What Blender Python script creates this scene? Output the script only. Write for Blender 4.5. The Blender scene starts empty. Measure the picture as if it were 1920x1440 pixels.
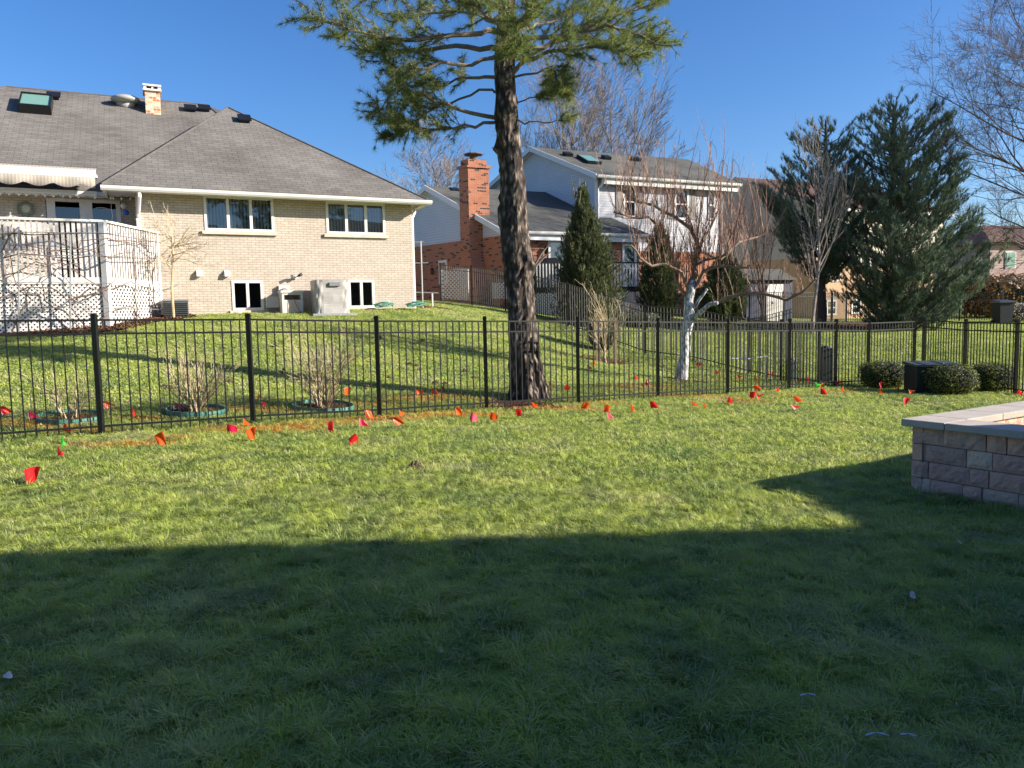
import bpy, math, random
import numpy as np
from mathutils import Vector, Matrix
R = math.radians
random.seed(7); rng = np.random.default_rng(7)
S = bpy.context.scene
COL = S.collection
# ------------------------------------------------------------------ camera
EYE = 1.55; F = 1442.0
PHI = math.atan(.0896); ROLL = .0205
FW = Vector((0, math.cos(PHI), -math.sin(PHI)))
r0 = Vector((1, 0, 0)); u0 = Vector((0, math.sin(PHI), math.cos(PHI)))
RT = (math.cos(ROLL)*r0 - math.sin(ROLL)*u0); UP = (math.cos(ROLL)*u0 + math.sin(ROLL)*r0)
cd = bpy.data.cameras.new('camera'); cam = bpy.data.objects.new('camera', cd); COL.objects.link(cam)
cd.sensor_width = 36; cd.lens = F/1920*36; cd.clip_end = 3000; cd.clip_start = .05
M = Matrix((RT, UP, -FW)).transposed().to_4x4(); M.translation = Vector((0, 0, EYE)); cam.matrix_world = M
S.camera = cam
# ------------------------------------------------------------------ light
SUN_EL = 24.0; SAZ = 99.0     # azimuth clockwise from +Y
w = bpy.data.worlds.new('World'); S.world = w; w.use_nodes = True
nt = w.node_tree; bg = nt.nodes['Background']; sky = nt.nodes.new('ShaderNodeTexSky')
sky.sky_type = 'NISHITA'; sky.sun_disc = False; sky.sun_elevation = R(SUN_EL); sky.sun_rotation = R(SAZ)
sky.altitude = 200; sky.air_density = 1.0; sky.dust_density = 1.0; sky.ozone_density = 4.5
hsv = nt.nodes.new('ShaderNodeHueSaturation'); hsv.inputs['Hue'].default_value = .508; hsv.inputs['Saturation'].default_value = 1.2; nt.links.new(sky.outputs[0], hsv.inputs['Color']); nt.links.new(hsv.outputs[0], bg.inputs[0]); bg.inputs[1].default_value = .086
sv = Vector((math.sin(R(SAZ))*math.cos(R(SUN_EL)), math.cos(R(SAZ))*math.cos(R(SUN_EL)), math.sin(R(SUN_EL))))
sl = bpy.data.lights.new('sun', 'SUN'); so = bpy.data.objects.new('sun', sl); COL.objects.link(so)
sl.energy = 5.0; sl.angle = R(.5); sl.color = (1, .93, .82); so.location = (30, -10, 30)
so.rotation_euler = sv.to_track_quat('Z', 'Y').to_euler()
S.view_settings.view_transform = 'Standard'; S.view_settings.look = 'None'
S.view_settings.exposure = 1.16; S.view_settings.gamma = 1
S.cycles.max_bounces = 8; S.cycles.transparent_max_bounces = 12

# ------------------------------------------------------------------ pixel helpers (1920x1440 measurements of the place)
def ray(px, py):
    return FW + RT*((px-960)/F) + UP*((720-py)/F)
def P(px, py, Y):
    d = ray(px, py); return Vector((0, 0, EYE)) + d*(Y/d.y)

# ------------------------------------------------------------------ terrain
cps = [(207,817,9.6),(478,796,10.57),(712,783,11.53),(904,769,12.5),(1074,757,13.46),(1221,748,14.43),(1354,740,15.4),
 (1473,732,16.36),(1560,726,17.2),(1708,716,18.6),(1903,741,15.5),(440,588,21.6),(775,580,23.74),(350,592,21),(200,614,18.1),
 (20,628,17.2),(990,748,13.8),(1280,712,18),(1135,680,20.6),(605,770,12.0),(365,778,11.2),(130,792,10.4),
 (825,565,31),(948,583,28.5),(1065,614,25.8),(1210,665,23),(1403,703,20.3),(940,601,24),(700,650,18),(450,655,16.5),(150,665,15),
 (944,576,33),(1190,590,36),(1550,598,43),(1800,600,40),(1600,636,27),(1350,608,34),(1800,648,24),(1300,675,21.8)]
pts = [tuple(P(*c)) for c in cps]
pts += [(x, y, z+EYE) for x, y, z in [(0,0,-1.55),(-4,4,-1.52),(0,4.5,-1.55),(4,4,-1.6),(-3.5,6.5,-1.48),(3.4,6.5,-1.6),(0,8,-1.52),(6,9,-1.66),
 (9,12,-1.75),(-20,10,-1.2),(-25,22,.1),(25,15,-1.9),(22,25,-1.4),(30,45,-.7),(0,60,.3),(-30,60,.8),(40,70,-.5),(0,-15,-1.6),(-25,-10,-1.5),(25,-10,-1.7),(-8,28,.5),(8,45,0)]]
A = np.array(pts)
def _k(r2): return np.where(r2 > 1e-9, .5*r2*np.log(np.maximum(r2, 1e-9)), 0)
n = len(A); D2 = ((A[:, None, :2]-A[None, :, :2])**2).sum(-1)
K = _k(D2) + np.eye(n)*.25; Pm = np.c_[np.ones(n), A[:, :2]]
Sy = np.zeros((n+3, n+3)); Sy[:n, :n] = K; Sy[:n, n:] = Pm; Sy[n:, :n] = Pm.T
Wt = np.linalg.solve(Sy, np.r_[A[:, 2], 0, 0, 0])
def hz(x, y):
    x = np.atleast_1d(np.asarray(x, float)); y = np.atleast_1d(np.asarray(y, float))
    xc = np.clip(x, -35, 45); yc = np.clip(y, -18, 75)
    out = np.zeros_like(xc)
    for i in range(n): out += Wt[i]*_k((xc-A[i, 0])**2+(yc-A[i, 1])**2)
    return out + Wt[n] + Wt[n+1]*xc + Wt[n+2]*yc
def gz(x, y): return float(hz(x, y)[0])
def G(px, py):
    ys = np.linspace(2, 70, 1400); d = ray(px, py)
    xs = d.x/d.y*ys; zr = EYE + d.z/d.y*ys; zt = hz(xs, ys)
    b = np.nonzero(zr < zt)[0]; i = b[0] if len(b) else len(ys)-1
    return Vector((xs[i], ys[i], zt[i]))

# ------------------------------------------------------------------ object helpers
def tag(o, label=None, cat=None, group=None, kind=None):
    if label: o['label'] = label
    if cat: o['category'] = cat
    if group: o['group'] = group
    if kind: o['kind'] = kind
    return o
def thing(name, label, cat, loc=(0, 0, 0), rz=0, group=None):
    o = bpy.data.objects.new(name, None); COL.objects.link(o); o.empty_display_size = .2
    o.location = loc; o.rotation_euler = (0, 0, rz); return tag(o, label, cat, group)
def copy_tree(o, parent=None):
    c = o.copy(); COL.objects.link(c); c.parent = parent
    for ch in list(o.children): copy_tree(ch, c)
    return c
class MB:
    def __init__(s, off=(0, 0, 0)): s.v = []; s.f = []; s.c = []; s.off = Vector(off); s.col = None; s.hascol = False
    def face(s, pts):
        i = len(s.v); s.v += [tuple(Vector(p)-s.off) for p in pts]; s.f.append(tuple(range(i, i+len(pts)))); s.c.append(s.col)
    def mesh(s, vs, fs):
        i = len(s.v); s.v += [tuple(Vector(p)-s.off) for p in vs]
        for f in fs: s.f.append(tuple(i+k for k in f)); s.c.append(s.col)
    def hexa(s, a, b):      # a,b: two 4-point loops
        vs = list(a)+list(b)
        s.mesh(vs, [(0, 3, 2, 1), (4, 5, 6, 7), (0, 1, 5, 4), (1, 2, 6, 5), (2, 3, 7, 6), (3, 0, 4, 7)])
    def box(s, x0, x1, y0, y1, z0, z1, m=None):
        q = [Vector(p) for p in ((x0, y0, z0), (x1, y0, z0), (x1, y1, z0), (x0, y1, z0), (x0, y0, z1), (x1, y0, z1), (x1, y1, z1), (x0, y1, z1))]
        if m is not None: q = [m @ p for p in q]
        s.hexa(q[:4], q[4:])
    def bar(s, a, b, w, h, up=Vector((0, 0, 1))):
        a = Vector(a); b = Vector(b); d = (b-a).normalized(); r = d.cross(up)
        if r.length < 1e-4: r = Vector((1, 0, 0))
        r.normalize(); u = r.cross(d).normalized(); r = r*w/2; u = u*h/2
        s.hexa([a-r-u, a+r-u, a+r+u, a-r+u], [b-r-u, b+r-u, b+r+u, b-r+u])
    def tube(s, ps, rs, n=6, cap=True):
        ps = [Vector(p) for p in ps]; vs = []; fs = []
        ref = Vector((.31, .52, .8)).normalized()
        if abs((ps[-1]-ps[0]).normalized().dot(ref)) > .9: ref = Vector((1, 0, 0))
        for i, p in enumerate(ps):
            d = (ps[min(i+1, len(ps)-1)]-ps[max(i-1, 0)])
            d = d.normalized() if d.length > 1e-6 else Vector((0, 0, 1))
            x = d.cross(ref).normalized(); y = d.cross(x)
            r = rs[i] if hasattr(rs, '__len__') else rs
            for k in range(n):
                a = 2*math.pi*k/n; vs.append(p + x*(math.cos(a)*r)+y*(math.sin(a)*r))
        for i in range(len(ps)-1):
            for k in range(n): fs.append((i*n+k, i*n+(k+1) % n, (i+1)*n+(k+1) % n, (i+1)*n+k))
        if cap: fs.append(tuple(range(n-1, -1, -1))); fs.append(tuple((len(ps)-1)*n+k for k in range(n)))
        s.mesh(vs, fs)
    def ball(s, c, r, nu=12, nv=8, sq=1):
        c = Vector(c); r = r if hasattr(r, '__len__') else (r, r, r); vs = []; fs = []
        for j in range(nv+1):
            t = math.pi*j/nv
            for i in range(nu):
                a = 2*math.pi*i/nu
                q = [math.sin(t)*math.cos(a), math.sin(t)*math.sin(a), math.cos(t)]
                q = [math.copysign(abs(e)**sq, e) for e in q]
                vs.append(c+Vector((r[0]*q[0], r[1]*q[1], r[2]*q[2])))
        for j in range(nv):
            for i in range(nu): fs.append((j*nu+i, (j+1)*nu+i, (j+1)*nu+(i+1) % nu, j*nu+(i+1) % nu))
        s.mesh(vs, fs)
    def build(s, name, mat, parent=None, smooth=False, **kw):
        m = bpy.data.meshes.new(name); m.from_pydata(s.v, [], s.f); m.update()
        uv = m.uv_layers.new(name='UVMap'); arr = np.zeros(len(m.loops)*2)
        Z = Vector((0, 0, 1)); li = 0
        if len(s.f) < 60000:
            for p in m.polygons:
                nrm = p.normal
                if abs(nrm.z) > .93: h = Vector((1, 0, 0)); v = Vector((0, 1, 0))
                else:
                    h = Z.cross(nrm); h.normalize(); v = nrm.cross(h)
                    if v.z < 0: v = -v
                for l in p.loop_indices:
                    q = m.vertices[m.loops[l].vertex_index].co; arr[2*l] = q.dot(h); arr[2*l+1] = q.dot(v)
            uv.data.foreach_set('uv', arr)
        if any(c is not None for c in s.c):
            ca = m.color_attributes.new('pigment', 'FLOAT_COLOR', 'CORNER'); ar = np.ones(len(m.loops)*4)
            for p in m.polygons:
                c = s.c[p.index] or (1, 1, 1)
                for l in p.loop_indices: ar[4*l:4*l+3] = c
            ca.data.foreach_set('color', ar)
        m.materials.append(mat)
        if smooth: m.shade_smooth()
        o = bpy.data.objects.new(name, m); COL.objects.link(o)
        if parent is not None: o.parent = parent
        if kw: tag(o, **kw)
        return o
def npmesh(name, verts, nper, mat, parent=None, faces=None, **kw):
    """verts (N*nper,3): independent polygons with nper corners, or explicit face index array"""
    m = bpy.data.meshes.new(name); V = np.asarray(verts, np.float32).reshape(-1, 3)
    nf = len(V)//nper if faces is None else len(faces)
    idx = np.arange(len(V)) if faces is None else np.asarray(faces).ravel()
    m.vertices.add(len(V)); m.vertices.foreach_set('co', V.ravel())
    m.loops.add(len(idx)); m.loops.foreach_set('vertex_index', idx.astype(np.int32))
    m.polygons.add(nf); m.polygons.foreach_set('loop_start', np.arange(0, len(idx), nper, dtype=np.int32))
    m.update(calc_edges=True); m.materials.append(mat)
    o = bpy.data.objects.new(name, m); COL.objects.link(o)
    if parent is not None: o.parent = parent
    if kw: tag(o, **kw)
    return o

# ------------------------------------------------------------------ materials
MATS = {}
class NB:
    def __init__(s, name):
        s.m = bpy.data.materials.new(name); s.m.use_nodes = True; s.t = s.m.node_tree
        s.b = s.t.nodes['Principled BSDF']; s.out = s.t.nodes['Material Output']
    def n(s, kind, **kw):
        x = s.t.nodes.new('ShaderNode'+kind)
        for k, v in kw.items(): setattr(x, k, v)
        return x
    def l(s, a, b): s.t.links.new(a, b)
    def noise(s, scale, detail=3, rough=.6, vec=None, dim='3D'):
        x = s.n('TexNoise'); x.inputs['Scale'].default_value = scale; x.inputs['Detail'].default_value = detail
        x.inputs['Roughness'].default_value = rough
        if vec is not None: s.l(vec, x.inputs['Vector'])
        return x.outputs['Fac']
    def ramp(s, fac, stops):
        x = s.n('ValToRGB'); e = x.color_ramp.elements
        while len(e) < len(stops): e.new(.5)
        for q, (p, c) in zip(e, stops): q.position = p; q.color = (*c, 1)
        s.l(fac, x.inputs[0]); return x.outputs[0]
    def mix(s, fac, a, b, mode='MIX'):
        x = s.n('MixRGB', blend_type=mode)
        for i, q in enumerate((fac, a, b)):
            if hasattr(q, 'links'): s.l(q, x.inputs[i])
            elif i == 0: x.inputs[0].default_value = q
            else: x.inputs[i].default_value = (*q, 1)
        return x.outputs[0]
    def math(s, op, a, b=None, clamp=False):
        x = s.n('Math', operation=op, use_clamp=clamp)
        for i, q in enumerate((a, b)):
            if q is None: continue
            if hasattr(q, 'links'): s.l(q, x.inputs[i])
            else: x.inputs[i].default_value = q
        return x.outputs[0]
    def bump(s, h, strength=.4, dist=.01):
        x = s.n('Bump'); x.inputs['Strength'].default_value = strength; x.inputs['Distance'].default_value = dist
        s.l(h, x.inputs['Height']); s.l(x.outputs[0], s.b.inputs['Normal'])
    def obj(s): return s.n('TexCoord').outputs['Object']
    def uv(s): return s.n('TexCoord').outputs['UV']
    def pos(s): return s.n('NewGeometry').outputs['Position']
    def fin(s, col=None, rough=.6, metal=0, spec=.5, trans=0):
        if col is not None:
            if hasattr(col, 'links'): s.l(col, s.b.inputs['Base Color'])
            else: s.b.inputs['Base Color'].default_value = (*col, 1)
        s.b.inputs['Roughness'].default_value = rough; s.b.inputs['Metallic'].default_value = metal
        s.b.inputs['Specular IOR Level'].default_value = spec
        return s.m
def plain(name, col, rough=.5, metal=0, var=.12, scale=6, bump=.15, spec=.5):
    k = NB(name); v = k.obj(); f = k.noise(scale, 5, .65, v)
    lo = tuple(c*(1-var) for c in col); hi = tuple(min(1, c*(1+var)) for c in col)
    k.bump(k.noise(scale*9, 3, .6, v), bump, .004)
    return k.fin(k.ramp(f, [(.3, lo), (.7, hi)]), rough, metal, spec=spec)
def brick(name, c1, c2, mortar, bw=.205, bh=.0677, ms=.006, dark=None, damt=.0, bump=.5):
    k = NB(name); uv = k.uv(); t = k.n('TexBrick'); k.l(uv, t.inputs['Vector'])
    t.inputs['Scale'].default_value = 1; t.inputs['Brick Width'].default_value = bw; t.inputs['Row Height'].default_value = bh
    t.inputs['Mortar Size'].default_value = ms; t.inputs['Mortar Smooth'].default_value = .1; t.inputs['Bias'].default_value = 0
    t.inputs['Color1'].default_value = (*c1, 1); t.inputs['Color2'].default_value = (*c2, 1); t.inputs['Mortar'].default_value = (*mortar, 1)
    c = k.mix(.35, t.outputs['Color'], k.ramp(k.noise(7, 4, .6, uv), [(.3, tuple(.6*x for x in c1)), (.7, c2)]))
    c = k.mix(k.math('MULTIPLY', t.outputs['Fac'], .8), c, mortar)
    if dark:      # scattered dark headers
        sp = k.n('SeparateXYZ'); k.l(uv, sp.inputs[0])
        row = k.math('FLOOR', k.math('DIVIDE', sp.outputs[1], bh)); off = k.math('MULTIPLY', k.math('MODULO', row, 2.0), .5)
        colx = k.math('FLOOR', k.math('ADD', k.math('DIVIDE', sp.outputs[0], bw), off))
        cb = k.n('CombineXYZ'); k.l(colx, cb.inputs[0]); k.l(row, cb.inputs[1])
        wn = k.n('TexWhiteNoise', noise_dimensions='2D'); k.l(cb.outputs[0], wn.inputs[0])
        m = k.math('MULTIPLY', k.math('GREATER_THAN', wn.outputs[0], 1-damt), k.math('SUBTRACT', 1.0, t.outputs['Fac']))
        c = k.mix(m, c, dark)
    c = k.mix(.5, c, k.ramp(k.noise(.6, 4, .6, uv), [(.3, (.82, .8, .78)), (.7, (1, 1, 1))]), 'MULTIPLY')
    k.bump(k.math('SUBTRACT', 1.0, t.outputs['Fac']), bump, .006)
    return k.fin(c, .85, spec=.25)
def siding(name, col, lap=.12):
    k = NB(name); sp = k.n('SeparateXYZ'); uv = k.uv(); k.l(uv, sp.inputs[0])
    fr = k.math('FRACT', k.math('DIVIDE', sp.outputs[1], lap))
    lap_shadow = k.math('LESS_THAN', fr, .1)
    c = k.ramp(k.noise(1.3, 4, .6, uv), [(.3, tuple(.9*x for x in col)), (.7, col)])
    c = k.mix(k.math('MULTIPLY', lap_shadow, .55), c, tuple(.35*x for x in col))  # painted dark line for the shadow under each board lap
    k.bump(k.math('SUBTRACT', 1.0, fr), .7, .015)
    return k.fin(c, .5, spec=.3)
def shingle(name, c1, c2, cm, stain=True):
    k = NB(name); uv = k.uv(); t = k.n('TexBrick'); k.l(uv, t.inputs['Vector'])
    t.inputs['Scale'].default_value = 1; t.inputs['Brick Width'].default_value = .31; t.inputs['Row Height'].default_value = .145
    t.inputs['Mortar Size'].default_value = .010; t.inputs['Mortar Smooth'].default_value = .3
    t.inputs['Color1'].default_value = (*c1, 1); t.inputs['Color2'].default_value = (*c2, 1); t.inputs['Mortar'].default_value = (*cm, 1)
    c = k.mix(.45, t.outputs['Color'], k.ramp(k.noise(3.2, 6, .75, uv), [(.3, c1), (.7, c2)]))
    c = k.mix(.8, c, k.ramp(k.noise(.45, 3, .6, uv), [(.36, (.66, .64, .64)), (.62, (1.0, 1.0, 1.0))]), 'MULTIPLY')
    c = k.mix(.5, c, k.ramp(k.noise(60, 2, .7, uv), [(.3, (.6, .6, .6)), (.7, (1.25, 1.25, 1.25))]), 'MULTIPLY')
    k.bump(k.math('SUBTRACT', 1.0, t.outputs['Fac']), .8, .012)
    return k.fin(c, .95, spec=.15)
def bark(name, lo, hi, scale=5, bump=1.0, stretch=.25):
    k = NB(name); mp = k.n('Mapping'); k.l(k.obj(), mp.inputs[0]); mp.inputs['Scale'].default_value = (1, 1, stretch)
    v = mp.outputs[0]; vo = k.n('TexVoronoi', feature='F1'); vo.inputs['Scale'].default_value = scale*2.4; k.l(v, vo.inputs['Vector'])
    nz = k.noise(scale*1.5, 6, .7, v)
    f = k.math('ADD', k.math('MULTIPLY', vo.outputs['Distance'], -.8), k.math('ADD', nz, .25))
    k.bump(f, bump, .05)
    return k.fin(k.ramp(f, [(.2, tuple(.4*x for x in lo)), (.42, lo), (.7, hi)]), .9, spec=.2)
def leafmat(name, cols, scale=3, trans=.35, rough=.55, spec=.3):
    k = NB(name); g = k.n('NewGeometry'); f = k.noise(scale, 3, .6, g.outputs['Position'])
    r = k.math('ADD', k.math('MULTIPLY', f, .55), k.math('MULTIPLY', g.outputs['Random Per Island'], .45))
    c = k.ramp(r, [(.25+.5*i/(len(cols)-1), q) for i, q in enumerate(cols)])
    k.fin(c, rough, spec=spec)
    if trans:
        tr = k.n('BsdfTranslucent'); k.l(c, tr.inputs[0]); mx = k.n('MixShader'); mx.inputs[0].default_value = trans
        k.l(k.b.outputs[0], mx.inputs[1]); k.l(tr.outputs[0], mx.inputs[2]); k.l(mx.outputs[0], k.out.inputs[0])
    return k.m
def glassmat(name, tint=(.75, .8, .8)):
    k = NB(name); tr = k.n('BsdfTransparent'); tr.inputs[0].default_value = (*tint, 1)
    gl = k.n('BsdfGlossy'); gl.inputs[0].default_value = (.9, .95, 1, 1); gl.inputs['Roughness'].default_value = .01
    fr = k.n('Fresnel'); fr.inputs[0].default_value = 1.5
    mx = k.n('MixShader'); k.l(k.math('ADD', k.math('MULTIPLY', fr.outputs[0], 1.3), .06, True), mx.inputs[0])
    k.l(tr.outputs[0], mx.inputs[1]); k.l(gl.outputs[0], mx.inputs[2]); k.l(mx.outputs[0], k.out.inputs[0]); return k.m

# spray-painted places of the lawn (world xy): marking paint is a pigment on the grass
PAINT = [(105,800,.35),(150,812,.3),(185,838,.28),(297,836,.22),(270,835,.25),(330,826,.2),(430,812,.3),(480,806,.4),(520,808,.35),(560,803,.3),(610,797,.35),(650,792,.3),(715,788,.35),
 (760,788,.3),(790,782,.35),(840,778,.3),(870,782,.3),(900,780,.25),(960,765,.4),(1040,768,.4),(1080,772,.3),(1130,757,.3),(480,772,.35),(510,770,.3),(640,768,.25),(780,752,.4),(815,748,.3),
 (850,745,.3),(1250,746,.4),(1320,745,.4),(1380,752,.35),(1400,757,.3),(1460,745,.3),(1570,738,.35),(1600,737,.3),(270,787,.25),(1180,730,.4),(1240,728,.4),(1360,715,.4),(930,755,.3),(20,800,.25),(700,760,.3)]
PAINTW = [(G(a, b), r) for a, b, r in PAINT]
def grass_color(k, pos):
    """shared pigment of lawn blades and soil sheet: patches of fresh, bluish and straw-coloured grass, orange marking paint"""
    n1 = k.noise(.9, 4, .6, pos); n2 = k.noise(6, 3, .6, pos)
    c = k.ramp(n1, [(.34, (.25, .37, .10)), (.5, (.46, .55, .08)), (.66, (.62, .62, .27))])
    c = k.mix(k.math('MULTIPLY', n2, .6), c, (.50, .58, .14)); n3 = k.noise(2.3, 5, .7, pos); c = k.mix(.75, c, k.ramp(n3, [(.36, (.34, .43, .55)), (.52, (1.0, 1.0, .95)), (.68, (1.3, 1.2, 1.1))]), 'MULTIPLY')
    tot = None
    for (p, r) in PAINTW:
        vm = k.n('VectorMath', operation='MULTIPLY'); k.l(pos, vm.inputs[0]); vm.inputs[1].default_value = (.6, 1.5, 0)
        d = k.n('VectorMath', operation='DISTANCE'); k.l(vm.outputs[0], d.inputs[0]); d.inputs[1].default_value = (p.x*.6, p.y*1.5, 0)
        q = k.math('SUBTRACT', 1.0, k.math('DIVIDE', d.outputs['Value'], r*1.35), True)
        tot = q if tot is None else k.math('ADD', tot, q)
    pm = k.math('MULTIPLY', k.math('MULTIPLY', tot, k.math('SUBTRACT', k.noise(7, 5, .75, pos), .37)), 7.0, True)
    return c, pm
def grassmat(name, blades=True):
    k = NB(name); pos = k.pos(); c, pm = grass_color(k, pos)
    if blades:
        g = k.n('NewGeometry'); rr = g.outputs['Random Per Island']
        c = k.mix(k.math('GREATER_THAN', rr, .82), c, (.62, .55, .32))
        c = k.mix(k.math('MULTIPLY', rr, .35), c, (.45, .52, .20))
        c = k.mix(k.math('MULTIPLY', k.math('MULTIPLY', pm, .75), k.math('GREATER_THAN', rr, .35)), c, (.85, .30, .07))
        k.fin(c, .45, spec=.4)
        tr = k.n('BsdfTranslucent'); k.l(c, tr.inputs[0]); mx = k.n('MixShader'); mx.inputs[0].default_value = .52
        k.l(k.b.outputs[0], mx.inputs[1]); k.l(tr.outputs[0], mx.inputs[2]); k.l(mx.outputs[0], k.out.inputs[0])
    else:
        c = k.mix(.45, c, k.ramp(k.noise(30, 4, .7, pos), [(.35, (.03, .028, .014)), (.65, (.10, .10, .04))]))
        c = k.mix(k.math('MULTIPLY', pm, .35), c, (.6, .20, .05))
        k.bump(k.noise(45, 4, .7, pos), .9, .05); k.fin(c, .95, spec=.1)
    return k.m

m_lawn = grassmat('lawn_soil', False); m_blade = grassmat('grass_blade')
m_cream = brick('cream_brick', (.49, .415, .335), (.56, .49, .41), (.27, .22, .175))
m_red = brick('red_brick', (.38, .13, .07), (.47, .18, .095), (.36, .26, .2), dark=(.035, .03, .035), damt=.14)
m_orange = brick('tan_brick', (.56, .33, .19), (.62, .39, .23), (.45, .33, .24))
m_rust = brick('spalled_brick', (.6, .26, .12), (.72, .6, .46), (.66, .6, .5), bw=.2, bh=.075, dark=(.5, .15, .05), damt=.3)
m_roof1 = shingle('grey_shingle', (.145, .132, .12), (.225, .208, .188), (.068, .063, .059))
m_roof2 = shingle('dark_shingle', (.10, .10, .095), (.15, .15, .135), (.05, .05, .05))
m_roof3 = shingle('brown_shingle', (.12, .07, .06), (.17, .10, .08), (.05, .03, .03))
m_white = plain('white_paint', (.68, .65, .61), .45, var=.05)
m_offw = plain('weathered_white', (.60, .55, .51), .6, var=.12, scale=9)
m_trim = plain('grey_white_trim', (.62, .62, .62), .5, var=.05)
m_soffit = plain('soffit', (.62, .60, .56), .6, var=.05)
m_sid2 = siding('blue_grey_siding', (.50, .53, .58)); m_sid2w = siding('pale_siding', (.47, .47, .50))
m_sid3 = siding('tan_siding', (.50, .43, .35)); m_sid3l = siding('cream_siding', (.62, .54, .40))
m_black = plain('black_enamel', (.009, .010, .011), .38, var=.3, bump=.05, spec=.35)
m_fence2 = plain('weathered_black_enamel', (.02, .021, .022), .38, var=.3, bump=.05)
m_glass = glassmat('window_glass'); m_dark = plain('dark_interior', (.02, .022, .025), .9)
m_blind = plain('blind_slat', (.68, .65, .58), .7)
m_stone = plain('sill_stone', (.55, .45, .36), .8)
m_alu = plain('galvanised_metal', (.42, .43, .43), .4, .6)
m_cover = plain('grey_vinyl_cover', (.33, .31, .29), .5, var=.15, scale=4, bump=.5)
m_pine = leafmat('pine_needles', [(.08, .13, .045), (.17, .22, .06), (.34, .33, .10)], 1.6, .48)
m_pine2 = leafmat('dark_pine_needles', [(.065, .12, .085), (.14, .21, .14), (.32, .33, .19)], .9, .3)
m_cedar = leafmat('cedar_sprays', [(.035, .06, .03), (.085, .115, .05), (.20, .19, .07)], 2.2, .3)
m_box = leafmat('boxwood_leaves', [(.03, .055, .014), (.09, .12, .025), (.30, .28, .08)], 9, .3, .5, .25)
m_bark = bark('pine_bark', (.085, .066, .055), (.28, .22, .175), 5.5, .8, .42)
m_twig = plain('grey_bark', (.17, .13, .11), .85, var=.3, scale=3)
m_fartwig = plain('far_grey_bark', (.20, .165, .15), .9, var=.25)
m_redtwig = plain('reddish_bark', (.24, .13, .09), .7, var=.3, scale=4)
m_darkbark = plain('dark_bark', (.10, .065, .05), .85, var=.4, scale=8, bump=.5)
m_whitebark = bark('whitewashed_bark', (.58, .58, .56), (.72, .72, .70), 7, .5, .5)
m_cane = plain('straw_cane', (.42, .33, .20), .8, var=.25, scale=5)
m_vine = plain('vine_cane', (.16, .10, .08), .85, var=.3)
m_mulch = None
k = NB('wood_mulch'); p_ = k.pos(); vo = k.n('TexVoronoi'); vo.inputs['Scale'].default_value = 30; k.l(p_, vo.inputs['Vector'])
k.bump(vo.outputs['Distance'], 1, .03); m_mulch = k.fin(k.mix(.5, k.ramp(k.noise(25, 4, .7, p_), [(.3, (.05, .02, .012)), (.7, (.22, .10, .06))]), vo.outputs['Color'], 'MULTIPLY'), .95, spec=.1)
m_mulchchip = leafmat('mulch_chip', [(.05, .022, .015), (.16, .07, .04), (.28, .16, .10)], 12, 0, .9, .1)

# ------------------------------------------------------------------ ground sheet
def axis(a, b, fine, far, step, g=1.22):
    c = list(np.arange(a, b+1e-6, fine)); s = fine; x = b
    while x < far: s *= g; x += s; c.append(x)
    s = fine; x = a
    while x > -far: s *= g; x -= s; c.insert(0, x)
    return np.array(c)
gx = axis(-18, 24, .35, 900, 1); gy = axis(0, 46, .35, 900, 1)
XX, YY = np.meshgrid(gx, gy); ZZ = hz(XX.ravel(), YY.ravel()).reshape(XX.shape)
nx, ny = len(gx), len(gy); V = np.stack([XX.ravel(), YY.ravel(), ZZ.ravel()], 1)
ii, jj = np.meshgrid(np.arange(nx-1), np.arange(ny-1)); q = (jj*nx+ii).ravel()
fc = np.stack([q, q+1, q+1+nx, q+nx], 1)
gnd = npmesh('ground', V, 4, m_lawn, faces=fc, kind='structure'); gnd.data.shade_smooth()

# ------------------------------------------------------------------ lawn grass (uncountable): blade patches instanced over the lawn
def blade_patch(name, size, count, wid, ln, lean):
    o = rng.uniform(-size/2, size/2, (count, 2)); a = rng.uniform(0, 2*np.pi, count); nt_ = int(90*size*size)
    tc = rng.uniform(-size/2, size/2, (nt_, 2)); tl_ = rng.uniform(-.5, 1.1, nt_); own = rng.integers(0, nt_, count); cm = rng.random(count) < .62
    rr_ = np.abs(rng.normal(0, .022, count)); o[cm] = tc[own[cm]]+np.stack([np.cos(a), np.sin(a)], 1)[cm]*rr_[cm][:, None]; cl = np.where(cm, tl_[own], -.5)
    h = ln*rng.uniform(.45, 1.1, count)*(1+.35*cl); le = lean*rng.uniform(.3, 1.5, count)*h/ln
    d = np.stack([np.cos(a), np.sin(a)], 1); w_ = np.stack([-d[:, 1], d[:, 0]], 1)*wid*rng.uniform(.7, 1.3, count)[:, None]/2
    b0 = np.c_[o-w_, -.01*np.ones(count)]; b1 = np.c_[o+w_, -.01*np.ones(count)]
    mid = o+d*(le*.35)[:, None]; m0 = np.c_[mid-w_*.8, h*.6]; m1 = np.c_[mid+w_*.8, h*.6]; tp = np.c_[o+d*le[:, None], h*(.9-.25*rng.random(count))]
    V = np.stack([b0, b1, m1, m0, tp], 1).reshape(-1, 3)
    me = bpy.data.meshes.new(name); i = np.arange(count)*5
    quads = np.stack([i, i+1, i+2, i+3], 1); tris = np.stack([i+3, i+2, i+4], 1)
    loops = np.concatenate([quads.ravel(), tris.ravel()]).astype(np.int32)
    starts = np.concatenate([np.arange(count)*4, count*4+np.arange(count)*3]).astype(np.int32)
    me.vertices.add(len(V)); me.vertices.foreach_set('co', V.astype(np.float32).ravel())
    me.loops.add(len(loops)); me.loops.foreach_set('vertex_index', loops)
    me.polygons.add(len(starts)); me.polygons.foreach_set('loop_start', starts)
    me.update(calc_edges=True); me.materials.append(m_blade)
    return bpy.data.objects.new(name, me)      # never linked to the scene: only the pattern the node tree lays out
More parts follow.
